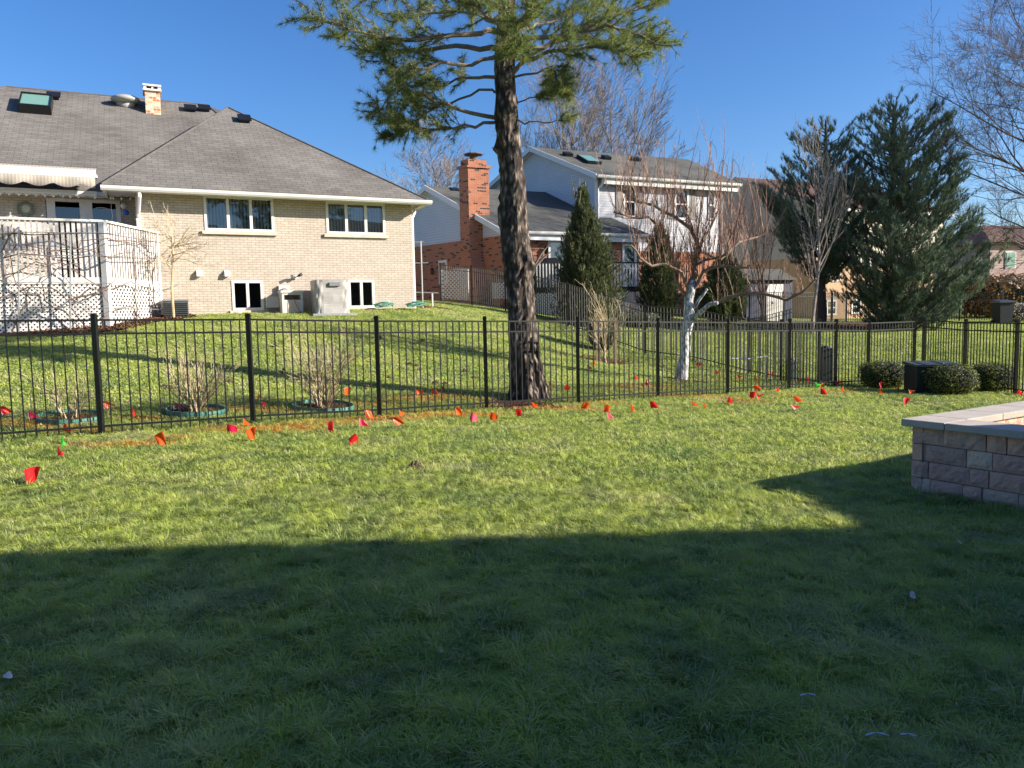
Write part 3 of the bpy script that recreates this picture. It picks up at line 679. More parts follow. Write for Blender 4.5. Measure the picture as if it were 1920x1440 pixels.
b.mesh([q+Zv*(zf0+.02) for q in pl]+[q+Zv*(zf0+.06) for q in pl], [tuple(range(6)), tuple(range(11, 5, -1))]+[(i, (i+1) % 6, 6+(i+1) % 6, 6+i) for i in range(6)]); b.build('deck_floor', m_offw, dk)
# beige patio umbrella, half folded, standing on the deck
p = P(22, 440, 18.9); t = thing('patio_umbrella', 'beige cloth patio umbrella drooping behind the deck railing', 'umbrella', (p.x, p.y, zf1))
b = MB(); b.tube([(0, 0, 0), (0, 0, 1.66)], .025, 8); b.build('pole', m_alu, t)
b = MB(); vs = [(0, 0, 1.6)]; n_ = 32
for i in range(n_):
    a = 2*math.pi*i/n_; vs.append((1.05*math.cos(a), .6*math.sin(a), 1.22+.1*math.cos(4*a)))
for i in range(n_):
    a = 2*math.pi*i/n_; vs.append((1.0*math.cos(a), .56*math.sin(a), 1.1+.08*math.cos(4*a)))
b.mesh(vs, [(0, 1+i, 1+(i+1) % n_) for i in range(n_)]+[(1+i, 1+n_+i, 1+n_+(i+1) % n_, 1+(i+1) % n_) for i in range(n_)]); b.build('canopy', m_cloth, t)
p = P(98, 470, 17.75); t = thing('bird_feeder', 'small lantern shaped bird feeder hanging in front of the deck slats', 'bird feeder', tuple(p))
b = MB(); b.tube([(0, 0, .08), (0, 0, .18)], [.13, .01], 8); b.tube([(0, 0, .18), (0, -.0, .5)], .005, 4); b.build('roof', m_alu, t); b = MB(); b.tube([(0, 0, -.1), (0, 0, .08)], .05, 8); b.build('tube', m_offw, t); b = MB(); b.tube([(0, 0, -.12), (0, 0, -.1)], .12, 8); b.build('tray', m_vine, t)

# ------------------------------------------------------------------ twig generators
def jit(s_): return Vector((random.gauss(0, s_), random.gauss(0, s_), random.gauss(0, s_)))
def grow(mb, p, d, ln, r, lvl, kids, bend=.12, up=.15, ang=.7, tips=None, seg=5, rmin=.004, shrink=.62, start=.25):
    p = Vector(p); d = Vector(d).normalized(); ps = [p.copy()]; rs = [r]; ds = [d.copy()]
    for i in range(seg):
        d = (d+jit(bend)+Vector((0, 0, up))*(1/seg)).normalized(); p = p+d*(ln/seg); ps.append(p.copy()); rs.append(max(rmin*.6, r*(1-.75*(i+1)/seg))); ds.append(d.copy())
    mb.tube(ps, rs, 7 if r > .06 else (5 if r > .02 else 3), cap=False)
    if tips is not None and lvl <= 1: tips.append((ps[-1], ds[-1]))
    if lvl <= 0: return
    nk = kids[lvl] if hasattr(kids, '__len__') else kids
    for j in range(nk):
        f = start+(1-start)*(j+random.random())/nk; x = f*seg; i = min(int(x), seg-1); q = ps[i].lerp(ps[i+1], x-i)
        side = ds[i].cross(jit(1)).normalized(); a = ang*random.uniform(.6, 1.25)
        nd = (ds[i]*math.cos(a)+side*math.sin(a)).normalized()
        grow(mb, q, nd, ln*shrink*random.uniform(.6, 1.1)*(1.15-.5*f), max(rmin, rs[i]*.55), lvl-1, kids, bend, up, ang, tips, max(3, seg-1), rmin, shrink, start)
def needles(pts, dirs, n, ln, wd, spread, droop=.0, back=.35):
    """tufts of long thin triangles: arrays (T,3)"""
    P_ = np.repeat(np.asarray(pts, float), n, 0); D_ = np.repeat(np.asarray(dirs, float), n, 0); N = len(P_)
    D_ /= np.linalg.norm(D_, axis=1)[:, None]
    d = D_+rng.normal(0, spread, (N, 3)); d[:, 2] -= droop; d /= np.linalg.norm(d, axis=1)[:, None]
    L = ln*rng.uniform(.65, 1.15, N)[:, None]; s_ = np.cross(d, rng.normal(0, 1, (N, 3))); s_ /= np.linalg.norm(s_, axis=1)[:, None]
    o = P_-D_*(rng.uniform(0, back, N)[:, None]*ln)
    return np.stack([o-s_*wd/2, o+s_*wd/2, o+d*L], 1).reshape(-1, 3)

# ------------------------------------------------------------------ vines on the deck and the trellis
vt = thing('grape_vine', 'leafless tangled vine canes trained across the white deck front', 'vine', (CN.x, CN.y-.4, zg+.2)); oV = Vector((CN.x, CN.y-.4, zg+.2))
def vpath(pp, Yf, r): return [Vector(P(x, y, Yf(x)))+jit(.02) for x, y in pp]
def Yd(x): return (P(205, 500, 18.1).y + (x-205)*(.0036 if x < 205 else .0265)) - .28
b = MB(oV); random.seed(3)
main = [[(160, 618), (120, 585), (85, 560), (75, 530), (110, 500), (150, 492)], [(158, 616), (130, 570), (165, 540), (190, 545), (220, 520)], [(260, 600), (258, 560), (255, 500), (252, 440)], [(258, 600), (250, 575), (225, 578), (190, 600)],
        [(0, 525), (30, 510), (70, 497), (110, 496), (150, 512), (180, 530), (215, 545)], [(290, 600), (292, 560), (285, 520), (290, 480), (270, 460), (230, 455), (200, 445), (150, 450)], [(0, 560), (50, 545), (90, 535), (130, 560), (180, 550), (240, 530), (290, 545)],
        [(350, 590), (355, 560), (340, 535), (325, 520), (320, 490), (322, 450)], [(20, 620), (40, 580), (60, 560), (40, 530), (20, 500), (30, 460)], [(0, 470), (30, 430), (50, 460), (90, 470), (140, 460), (200, 480), (250, 475)],
        [(0, 436), (60, 437), (120, 438), (205, 440), (300, 455)], [(0, 480), (70, 478), (140, 480), (205, 482), (300, 486)]]
for m_ in main:
    ps = vpath(m_, Yd, 0); q = []
    for i in range(len(ps)-1):
        for s_ in (0, .5): q.append(ps[i].lerp(ps[i+1], s_)+jit(.03))
    q.append(ps[-1]); b.tube(q, [.017*(1-.5*i/len(q)) for i in range(len(q))], 5)
    for i in range(0, len(q)-1):
        for _ in range(1): grow(b, q[i], Vector((random.uniform(-1, 1), random.uniform(-.25, .1), random.uniform(-.6, 1))), random.uniform(.3, .8), .007, 1, 2, .35, 0, .8, rmin=.004)
b.build('canes', m_vine, vt)
# trellis posts
tr = thing('trellis', 'tall thin galvanised wire trellis standing in front of the white deck', 'trellis', (CN.x, CN.y-.5, zg+.2))
b = MB(oV+Vector((0, -.1, 0))); 
for x, y0, y1 in ((35, 622, 425), (132, 618, 440), (327, 598, 440), (342, 590, 555)): b.tube([P(x, y0, Yd(x)-.05), P(x, y1, Yd(x)-.05)], .018, 6)
b.build('post', m_alu, tr)
b = MB(oV+Vector((0, -.1, 0)))
for y in (437, 480, 531, 578): b.tube([P(0, y-2, Yd(0)-.05), P(205, y, Yd(205)-.05), P(342, y+3, Yd(342)-.3)], .008, 4)
b.build('wire', m_alu, tr)
# small tree beside the deck
base = P(326, 598, 19.9); t = thing('small_bare_tree', 'small leafless twiggy tree between white deck and upstairs windows', 'tree', tuple(base))
random.seed(11); b = MB(base); tp = P(325, 480, 19.9)
b.tube([base, P(322, 540, 19.9), tp, P(322, 440, 19.9)], [.035, .03, .026, .02], 6); b.build('trunk', m_cane, t)
b = MB(base)
for i in range(26):
    f = random.random(); q = P(324, 470+30*f-40*random.random(), 19.9); grow(b, q, Vector((random.uniform(-.8, 1.2), random.uniform(-.5, .5), random.uniform(-.2, .9))), random.uniform(.5, 1.0), .014, 2, 3, .2, .1, .6, rmin=.006)
b.build('crown', m_cane, t)

# mulch bed
def bed(name, label, outline, n_chip, chip=.05, group=None, h=.05, mat=None, cat='bed'):
    c = sum(outline, Vector((0, 0, 0)))/len(outline); t = thing(name, label, cat, tuple(c), 0, group)
    b = MB(c); ring = [Vector((p.x, p.y, gz(p.x, p.y)+.012)) for p in outline]; cz = gz(c.x, c.y)+h
    inner = [Vector((c.x+(p.x-c.x)*.85, c.y+(p.y-c.y)*.85, gz(c.x+(p.x-c.x)*.85, c.y+(p.y-c.y)*.85)+h)) for p in outline]; n_ = len(ring)
    b.mesh(ring+inner+[Vector((c.x, c.y, cz))], [(i, (i+1) % n_, n_+(i+1) % n_, n_+i) for i in range(n_)]+[(n_+i, n_+(i+1) % n_, 2*n_) for i in range(n_)])
    b.build('soil', mat or m_mulch, t)
    # chips
    tri = []
    for _ in range(n_chip):
        i = random.randrange(n_); f = math.sqrt(random.random()); g_ = random.random()
        q = outline[i].lerp(outline[(i+1) % n_], g_); x = c.x+(q.x-c.x)*f; y = c.y+(q.y-c.y)*f
        tri.append((x, y))
    xy = np.array(tri); z = hz(xy[:, 0], xy[:, 1])+h*.9; N = len(xy)
    a = rng.uniform(0, 6.28, N); d = np.stack([np.cos(a), np.sin(a), rng.normal(.2, .35, N)], 1)*chip*rng.uniform(.5, 1.5, N)[:, None]; s_ = np.stack([-np.sin(a), np.cos(a), rng.normal(0, .3, N)], 1)*chip*.35
    o_ = np.c_[xy, z]-np.array(c); V = np.stack([o_-d/2-s_/2, o_+d/2-s_/2, o_+d/2+s_/2, o_-d/2+s_/2], 1)
    npmesh('chips', V, 4, m_mulchchip, t, kind='stuff'); BEDS.append((c, outline)); return t
o_ = [G(-60, 634), G(60, 632), G(150, 630), G(230, 622), G(280, 610), G(330, 602), G(372, 596), G(350, 590), P(300, 590, 20.7), P(200, 600, 18.6), P(60, 600, 18.2), P(-60, 605, 17.9)]
o_ = [Vector((p.x, p.y, 0)) for p in o_]
bed('mulch_bed', 'brown mulch bed along the foot of the white lattice deck', o_, 6000, .07)

# ------------------------------------------------------------------ black picket fences
def fence(name, label, posts, hts=1.5, mat=None, pick=.114, pw=.016, postw=.06, mids=True, tops=None, group='black metal picket fences'):
    """posts: list of ground points; one post + one picket panel per bay"""
    mat = mat or m_black; o = posts[len(posts)//2]; t = thing(name, label, 'fence', tuple(o), 0, group); off = Vector(o)
    for i, p in enumerate(posts):
        b = MB(off); h = hts; b.box(p.x-postw/2, p.x+postw/2, p.y-postw/2, p.y+postw/2, p.z-.15, p.z+h)
        po = b.build('post', mat, t); b = MB(off); e = postw/2+.006
        b.box(p.x-e, p.x+e, p.y-e, p.y+e, p.z+h, p.z+h+.014); b.box(p.x-e*.75, p.x+e*.75, p.y-e*.75, p.y+e*.75, p.z+h+.014, p.z+h+.035); b.build('cap', mat, po)
    for i in range(len(posts)-1):
        a, c = posts[i], posts[i+1]; d = (c-a); dh = Vector((d.x, d.y, 0)); L = dh.length; dh.normalize(); a2_ = a+dh*postw/2; c2 = c-dh*postw/2
        b = MB(off); top = hts-.05
        for hh in (top, top-.17, .12): b.bar(a2_+Zv*hh, c2+Zv*hh, .028, .026)
        n_ = max(2, round(L/pick))
        for k_ in range(1, n_):
            q = a.lerp(c, k_/n_)-Vector((0, 0, 0)); b.bar(q+Zv*.03, q+Zv*(top-.0132), pw, pw, up=dh)
        b.build('picket_panel', mat, t)
    return t
A0 = P(190, 800, 9.6); A7 = P(1479, 735, 16.36)
dA = Vector((A7.x-A0.x, A7.y-A0.y, 0)); sA = dA.length/7; dA.normalize()
def AP_(t): x, y = A0.x+dA.x*t, A0.y+dA.y*t; return Vector((x, y, gz(x, y)))
# post heights follow the level top rail
tt = [-2*sA, -sA]+[sA*i for i in range(8)]+[7*sA+1.56, 7*sA+2.75, 7*sA+4.58]
fA = fence('picket_fence', 'black metal picket fence crossing the lawn in the middle distance, closest of the fences', [AP_(t) for t in tt])
c0 = P(1903, 741, 15.5); postsC = []
for i in range(-2, 3): x, y = c0.x+.04*i, c0.y+1.83*i; postsC.append(Vector((x, y, gz(x, y))))
fence('picket_fence', 'black picket fence at the right edge running away behind the round boxwoods', postsC)
Dl = [P(*q) for q in ((827, 565, 31), (948, 583, 28.5), (1065, 614, 25.8), (1210, 665, 23), (1403, 703, 20.3), (1535, 730, 17.5))]
postsD = []
for i in range(len(Dl)-1):
    L = (Dl[i+1]-Dl[i]).length; n_ = max(1, round(L/1.75))
    for j in range(n_): q = Dl[i].lerp(Dl[i+1], j/n_); postsD.append(Vector((q.x, q.y, gz(q.x, q.y))))
q = Dl[-1]; postsD.append(Vector((q.x, q.y, gz(q.x, q.y))))
fence('picket_fence', 'grey-black picket fence stepping downhill from the red brick house towards the lawn corner', postsD, mat=m_fence2, pw=.02)
postsE = []
for i in range(-3, 12): x = 10.3+1.83*i; y = 34+i*.8; 
El = [P(1405, 598, 35), P(1530, 598, 37), P(1587, 596, 39), P(1720, 598, 39), P(1960, 603, 38)]
for i in range(len(El)-1):
    L = (El[i+1]-El[i]).length; n_ = max(1, round(L/1.85))
    for j in range(n_): q = El[i].lerp(El[i+1], j/n_); postsE.append(Vector((q.x, q.y, gz(q.x, q.y))))
fence('picket_fence', 'far black picket fence below the dark pines in front of the tan house', postsE, mat=m_fence2, pw=.022)

# ------------------------------------------------------------------ red brick house with blue-grey siding
def poly(b, *p): b.face([Vector(q) for q in p])
gd = Vector((-.68, .733, 0)).normalized(); rd = Vector((.912, .41, 0)).normalized()
Pc = P(944, 500, 33); Pc.z = 0; Hc = EYE+.2
h2 = thing('brick_house', 'red brick house with blue-grey siding gables behind the tall pine', 'house', (Pc.x, Pc.y, Hc)); o2 = Vector((Pc.x, Pc.y, Hc))
def Q(s, r, z): return Pc+gd*s+rd*r+Zv*(EYE+z)
LW, LG = 10.0, 9.74
b = MB(o2)   # brick storey of the wing
for z0, z1 in ((-1.2, 3.38),):
    poly(b, Q(LG, 0, z0), Q(0, 0, z0), Q(0, 0, z1), Q(LG, 0, z1))
def wall2(b, fr, x0, x1, z0, z1, holes):
    xs = sorted({x0, x1, *[h for q in holes for h in q[:2]]}); zs = sorted({z0, z1, *[h for q in holes for h in q[2:]]})
    for i in range(len(xs)-1):
        for j in range(len(zs)-1):
            cx = (xs[i]+xs[i+1])/2; cz = (zs[j]+zs[j+1])/2
            if any(a < cx < b_ and c < cz < d for a, b_, c, d in holes): continue
            poly(b, fr(xs[i], zs[j]), fr(xs[i+1], zs[j]), fr(xs[i+1], zs[j+1]), fr(xs[i], zs[j+1]))
def rpx(px, s=0.0):
    lo, hi = -2, 40
    for _ in range(40):
        m = (lo+hi)/2; q = Q(s, m, 1)
        if proj(*q)[0] < px: lo = m
        else: hi = m
    return m
RE = rpx(1197)
pdoor = (rpx(1030), rpx(1062), .95, 3.2); pw2 = (rpx(1168), rpx(1192), .95, 3.1)
wall2(b, lambda x, z: Q(0, x, z), 0, RE, -1.2, 3.45, [pdoor, pw2])
poly(b, Q(0, RE, -1.2), Q(6, RE, -1.2), Q(6, RE, 3.45), Q(0, RE, 3.45))
b.build('brick_wall', m_red, h2)
def window2(parent, fr, nrm, x0, x1, z0, z1, shutters=False, mat=None, grid=True, blind=None):
    """fr(x,z)->point on wall; nrm outward"""
    b = MB(o2 if parent is h2 else o3_); n_ = nrm; f = .07
    def bx(a, c, d, e, t0, t1): b.hexa([fr(a, d)+n_*t0, fr(c, d)+n_*t0, fr(c, d)+n_*t1, fr(a, d)+n_*t1], [fr(a, e)+n_*t0, fr(c, e)+n_*t0, fr(c, e)+n_*t1, fr(a, e)+n_*t1])
    bx(x0-.03, x1+.03, z1-f, z1+.04, -.05, .05); bx(x0-.03, x1+.03, z0-.04, z0+f, -.05, .05); bx(x0-.03, x0+f, z0+f, z1-f, -.05, .045); bx(x1-f, x1+.03, z0+f, z1-f, -.05, .045)
    zm = (z0+z1)/2
    if grid: bx(x0+f, x1-f, zm-.03, zm+.03, -.04, .03)
    w_ = b.build('window', mat or m_white, parent)
    b = MB(o2 if parent is h2 else o3_); poly(b, fr(x0, z0)-n_*.02, fr(x1, z0)-n_*.02, fr(x1, z1)-n_*.02, fr(x0, z1)-n_*.02); b.build('glass', m_glass, w_)
    b = MB(o2 if parent is h2 else o3_); poly(b, fr(x0, z0)-n_*.25, fr(x1, z0)-n_*.25, fr(x1, z1)-n_*.25, fr(x0, z1)-n_*.25)
    for q in ((x0, z0, x0, z1), (x1, z0, x1, z1), (x0, z0, x1, z0), (x0, z1, x1, z1)): poly(b, fr(q[0], q[1])-n_*.03, fr(q[2], q[3])-n_*.03, fr(q[2], q[3])-n_*.25, fr(q[0], q[1])-n_*.25)
    b.build('interior', blind or m_dark, w_)
    if shutters:
        sw = .38
        for a in (x0-.04-sw, x1+.04):
            b = MB(o2 if parent is h2 else o3_); bx(a, a+sw, z0, z1, .002, .04)
            b.build('shutter', plain('taupe_shutter', (.20, .17, .15), .7), w_)
nr2 = rd.cross(Zv).normalized()   # outward (towards viewer) for rear walls
window2(h2, lambda x, z: Q(0, x, z), nr2, *pdoor, grid=False, blind=m_blind); window2(h2, lambda x, z: Q(0, x, z), nr2, *pw2, blind=plain('teal_blind', (.10, .22, .25), .7))
def spx(px):
    lo, hi = 0, 12
    for _ in range(40):
        m = (lo+hi)/2
        if proj(*Q(m, 0, 1))[0] > px: lo = m
        else: hi = m
    return m
ng2 = (-gd.cross(Zv)).normalized()
if ng2.y > 0: ng2 = -ng2
s1, s2 = spx(840), spx(826)
window2(h2, lambda x, z: Q(x, 0, z), ng2, s1, s2, 1.55, 2.55, blind=m_blind)
b = MB(o2)      # gable siding
PKs, PKz, EZ2 = 4.87, 6.05, 3.55
slope2 = (PKz-EZ2)/(PKs+.35)
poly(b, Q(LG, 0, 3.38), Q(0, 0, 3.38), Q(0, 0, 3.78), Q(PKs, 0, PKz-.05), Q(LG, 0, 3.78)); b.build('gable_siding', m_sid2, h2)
# roof of the wing
b = MB(o2); RD = 6.35; OV = -.3
E1 = Q(-.4, OV, EZ2); E2 = Q(-.4, RE+.25, EZ2); T1 = Q(PKs, OV, PKz+.02); T2 = Q(PKs, RD, PKz+.02); B1 = Q(LG+.4, OV, EZ2); B2 = Q(LG+.4, RE+.25, EZ2)
dn = Vector((0, 0, -.14))
b.mesh([E1, E2, T2, T1, B1, B2]+[q+dn for q in (E1, E2, T2, T1, B1, B2)], [(0, 1, 2, 3), (3, 2, 5, 4), (1, 5, 2), (9, 8, 7, 6), (10, 11, 8, 9), (8, 11, 7)]); r2 = b.build('roof', m_roof2, h2)
def barge(parent, off, p, q, h=.24, w_=.05, m=None, out=Vector((0, 0, 0))):
    b = MB(off); b.hexa([p+out*.001, p+out*w_, p+out*w_-Zv*h, p-Zv*h], [q+out*.001, q+out*w_, q+out*w_-Zv*h, q-Zv*h]); b.build('bargeboard', m or m_trim, parent)
barge(h2, o2, E1+ng2*.01+Zv*.03, T1+ng2*.01+Zv*.03, out=ng2); barge(h2, o2, T1+ng2*.01+Zv*.03, B1+ng2*.01+Zv*.03, out=ng2)
b = MB(o2); 
for a, c in ((E1, T1), (T1, B1)): poly(b, a+dn*1.6, c+dn*1.6, c+dn*1.6-ng2*.35, a+dn*1.6-ng2*.35)
b.build('soffit', m_trim, h2)
def gutter2(parent, off, p, q, out):
    b = MB(off); prof = [(0, 0), (.09, 0), (.12, .05), (.13, .13), (0, .13)]; vs = [p+out*x+Zv*z for x, z in prof]+[q+out*x+Zv*z for x, z in prof]; n_ = 5
    b.mesh(vs, [(i, (i+1) % n_, n_+(i+1) % n_, n_+i) for i in range(n_)]+[tuple(range(n_)), tuple(range(2*n_-1, n_-1, -1))]); b.build('gutter', m_white, parent)
gutter2(h2, o2, E1+Zv*-.15+nr2*.02, E2+Zv*-.15+nr2*.02, nr2)
b = MB(o2); b.bar(Q(-.36, .0, EZ2-.27), Q(-.36, RE+.2, EZ2-.27), .06, .22); b.build('fascia', m_trim, h2)
b = MB(o2); q0 = Q(-.08, .12, 3.3); b.tube([Q(-.5, .2, 3.38), Q(-.42, .2, 3.15), Q(-.1, .2, 2.9), Q(-.1, .2, -.3)], .06, 6); b.build('downspout', m_trim, h2)
# chimney on the gable
cs0, cs1 = 1.55, 2.85; b = MB(o2)
def chim(b, sa, sb, ra, rb, za, zb): b.hexa([Q(sa, ra, za), Q(sb, ra, za), Q(sb, rb, za), Q(sa, rb, za)], [Q(sa, ra, zb), Q(sb, ra, zb), Q(sb, rb, zb), Q(sa, rb, zb)])
def q_px(px, r):
    lo, hi = -1, 9
    for _ in range(40):
        m = (lo+hi)/2
        if proj(*Q(m, r, 2))[0] > px: lo = m
        else: hi = m
    return m
ra_, rb_ = -.62, .35
sa_, sb_ = q_px(882, ra_), q_px(865, ra_)
chim(b, sa_, sb_, ra_, rb_, -1.2, 6.35); 
b.hexa([Q(sa_-.45, ra_, -1.2), Q(sa_, ra_, -1.2), Q(sa_, -.002, -1.2), Q(sa_-.45, -.002, -1.2)], [Q(sa_-.45, ra_, .9), Q(sa_, ra_, 2.6), Q(sa_, -.002, 2.6), Q(sa_-.45, -.002, .9)])
b.hexa([Q(sb_+.45, ra_, -1.2), Q(sb_, ra_, -1.2), Q(sb_, -.002, -1.2), Q(sb_+.45, -.002, -1.2)], [Q(sb_+.45, ra_, .9), Q(sb_, ra_, 2.6), Q(sb_, -.002, 2.6), Q(sb_+.45, -.002, .9)])
ch2 = b.build('chimney', m_red, h2)
b = MB(o2); chim(b, sa_-.07, sb_+.07, ra_-.07, rb_+.07, 6.35, 6.47); chim(b, sa_+.06, sb_-.06, ra_+.06, rb_-.06, 6.47, 6.72); b.build('crown', m_red, ch2)
b = MB(o2); cx = Q((sa_+sb_)/2, (ra_+rb_)/2, 6.95); b.tube([cx-Zv*.22, cx], .16, 10); b.tube([cx, cx+Zv*.04, cx+Zv*.1], [.42, .40, .1], 10); b.build('flue_cap', m_darkbark, ch2)
# upper storey house
U0 = P(1118, 400, 36.6); U0.z = 0
def QU(s, r, z): return U0+gd*s+rd*r+Zv*(EYE+z)
LU = 7.9; EU = 6.38; PU = 8.35; RU = 8.1
def upx(px, s=0):
    lo, hi = -1, 12
    for _ in range(40):
        m = (lo+hi)/2
        if proj(*QU(s, m, 5))[0] < px: lo = m
        else: hi = m
    return m
RUx = upx(1352)
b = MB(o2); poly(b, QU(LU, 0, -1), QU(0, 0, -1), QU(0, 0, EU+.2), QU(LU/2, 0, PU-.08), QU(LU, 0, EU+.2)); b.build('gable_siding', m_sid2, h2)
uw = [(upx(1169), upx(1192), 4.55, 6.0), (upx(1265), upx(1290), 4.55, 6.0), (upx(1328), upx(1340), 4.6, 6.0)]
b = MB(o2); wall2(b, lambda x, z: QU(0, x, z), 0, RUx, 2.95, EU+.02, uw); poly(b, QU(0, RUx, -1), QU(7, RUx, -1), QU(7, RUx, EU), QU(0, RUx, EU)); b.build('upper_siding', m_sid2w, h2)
b = MB(o2); poly(b, QU(.001, 0, -1), QU(.001, RUx, -1), QU(.001, RUx, 2.95), QU(.001, 0, 2.95)); b.build('lower_brick_wall', m_red, h2)
for q in uw: window2(h2, lambda x, z: QU(0, x, z), nr2, *q, shutters=q is not uw[2], blind=plain('pale_blind', (.35, .42, .42), .7))
for q_ in (-.02, RUx): b = MB(o2); b.bar(QU(-.02, q_, -1), QU(-.02, q_, EU), .14, .14); b.build('corner_board', m_white, h2)
b = MB(o2); UE1 = QU(-.4, -.3, EU); UE2 = QU(-.4, RUx+.8, EU); UT1 = QU(LU/2, -.3, PU); UT2 = QU(LU/2, upx(1290, LU/2), PU); UB1 = QU(LU+.4, -.3, EU); UB2 = QU(LU+.4, RUx+.8, EU)
b.mesh([UE1, UE2, UT2, UT1, UB1, UB2]+[q+dn for q in (UE1, UE2, UT2, UT1, UB1, UB2)], [(0, 1, 2, 3), (3, 2, 5, 4), (1, 5, 2), (9, 8, 7, 6), (10, 11, 8, 9), (8, 11, 7)]); ru = b.build('upper_roof', m_roof2, h2)
barge(h2, o2, UE1+ng2*.01+Zv*.03, UT1+ng2*.01+Zv*.03, out=ng2); barge(h2, o2, UT1+ng2*.01+Zv*.03, UB1+ng2*.01+Zv*.03, out=ng2)
b = MB(o2)
for a, c in ((UE1, UT1), (UT1, UB1)): poly(b, a+dn*1.6, c+dn*1.6, c+dn*1.6-ng2*.35, a+dn*1.6-ng2*.35)
b.build('soffit', m_trim, h2)
gutter2(h2, o2, UE1-Zv*.15+nr2*.02, UE2-Zv*.15+nr2*.02, nr2)
b = MB(o2); b.bar(QU(-.36, 0, EU-.28), QU(-.36, RUx+.7, EU-.28), .06, .24); b.build('fascia', m_white, h2)
b = MB(o2); b.tube([QU(-.5, .1, EU-.1), QU(-.4, .06, EU-.35), QU(-.12, .0, EU-.6), QU(-.12, .0, 3.2)], .05, 6); b.build('downspout', m_white, h2)
n_up = (UE2-UE1).cross(UT1-UE1).normalized(); n_up = n_up if n_up.z > 0 else -n_up
def onp(px, py, A_, nrm): d = ray(px, py); o = Vector((0, 0, EYE)); return o+d*((A_-o).dot(nrm)/d.dot(nrm))
c_ = onp(1104, 302, UE1, n_up); yv = n_up.cross(rd).normalized()
if yv.z < 0: yv = -yv
b = MB(o2); b.hexa([c_-rd*.4-yv*.6, c_+rd*.4-yv*.6, c_+rd*.4+yv*.6, c_-rd*.4+yv*.6], [c_-rd*.4-yv*.6+n_up*.15, c_+rd*.4-yv*.6+n_up*.15, c_+rd*.4+yv*.6+n_up*.15, c_-rd*.4+yv*.6+n_up*.15]); sk2 = b.build('skylight', m_black, ru)
b = MB(o2); e = n_up*.153; b.face([c_-rd*.35-yv*.54+e, c_+rd*.35-yv*.54+e, c_+rd*.35+yv*.54+e, c_-rd*.35+yv*.54+e]); b.build('pane', m_skyg, sk2)
for px, py, A_, nn_, pr in ((1064, 290, UE1, n_up, ru), (1136, 296, UE1, n_up, ru), (1192, 299, UE1, n_up, ru), (852, 358, E1, n_up, r2)):
    c_ = onp(px, py+2, A_, nn_); b = MB(o2); b.hexa([c_-rd*.2-yv*.2, c_+rd*.2-yv*.2, c_+rd*.2+yv*.2, c_-rd*.2+yv*.2], [c_-rd*.2-yv*.2+n_up*.16, c_+rd*.2-yv*.2+n_up*.16, c_+rd*.2+yv*.2+n_up*.16, c_-rd*.2+yv*.2+n_up*.16]); b.build('roof_vent', m_black, pr)
# wall lamp and wreath-like lantern by the door
p = Q(0, (rpx(1022)), 2.75)+nr2*.15; t = thing('wall_lantern', 'small black lantern on red brick beside the patio door', 'lamp', tuple(p))
b = MB(); b.box(-.07, .07, -.07, .07, -.16, .12); b.tube([(0, 0, .12), (0, 0, .22)], [.1, .01], 8); b.build('lantern', m_black, t); b = MB(); b.bar((0, .0, .1), (0, .14, .1), .03, .03); b.build('bracket', m_black, t)
p = Q(spx(815), 0, 2.1)+ng2*.12; t = thing('wall_lantern', 'small black lantern on the shaded red brick gable wall left of chimney', 'lamp', tuple(p))
b = MB(); b.box(-.06, .06, -.06, .06, -.13, .1); b.tube([(0, 0, .1), (0, 0, .18)], [.09, .01], 8); b.build('lantern', m_black, t)

# deck of the red brick house
d2a, d2b, d2c = P(1004, 540, 30.0), P(1228, 540, 31.5), P(1250, 540, 33.8); d2o = Vector((d2a.x, d2a.y, EYE-.3))
dk2 = thing('deck', 'small deck with dark handrail, white balusters and white lattice skirt by red brick house', 'deck', tuple(d2o))
zr, zf = EYE+2.0, EYE+1.02
for a, c in ((d2a, d2b), (d2b, d2c)):
    a = Vector((a.x, a.y, 0)); c = Vector((c.x, c.y, 0)); L = (c-a).length; d = (c-a).normalized()
    b = MB(d2o); b.bar(a+Zv*zr, c+Zv*zr, .09, .045); b.build('top_rail', m_black, dk2)
    b = MB(d2o); b.bar(a+Zv*(zf-.08), c+Zv*(zf-.08), .05, .2); b.build('fascia', m_dark, dk2)
    n_ = int(L/.13)
    for i in range(n_): b = MB(d2o); q = a+d*((i+.5)*L/n_); b.bar(q+Zv*(zf+.025), q+Zv*(zr-.023), .04, .04, up=d.cross(Zv)); b.build('baluster', m_white, dk2)
    H = 1.0; z0 = zf-1.19; z1 = zf-.19; b = MB(d2o); nrm = d.cross(Zv)
    for sg in (1, -1):
        s0 = -H if sg > 0 else 0
        while s0 < (L if sg > 0 else L+H):
            x0, x1 = s0, s0+sg*H; za, zb_ = z0, z1
            if sg > 0:
                if x0 < 0: za = z0-x0; x0 = 0
                if x1 > L: zb_ = z1-(x1-L); x1 = L
            else:
                if x0 > L: za = z0+(x0-L); x0 = L
                if x1 < 0: zb_ = z1+x1; x1 = 0
            if zb_-za > .03: b.bar(a+d*x0+Zv*za+nrm*.006*sg, a+d*x1+Zv*zb_+nrm*.006*sg, .012, .05, up=(Zv-d*sg).normalized())
            s0 += .135
    b.build('lattice', m_white, dk2)
b = MB(d2o); q4 = [Vector((q.x, q.y+.05, zf-.03)) for q in (d2a, d2b, d2c)]+[Q(-.1, RE, 0)*1, Q(-.1, 1.0, 0)*1]
for q in q4: q.z = zf-.03
b.mesh(q4+[q+Zv*.04 for q in q4], [tuple(range(4, -1, -1)), tuple(range(5, 10))]+[(i, (i+1) % 5, 5+(i+1) % 5, 5+i) for i in range(5)]); b.build('deck_floor', m_offw, dk2)
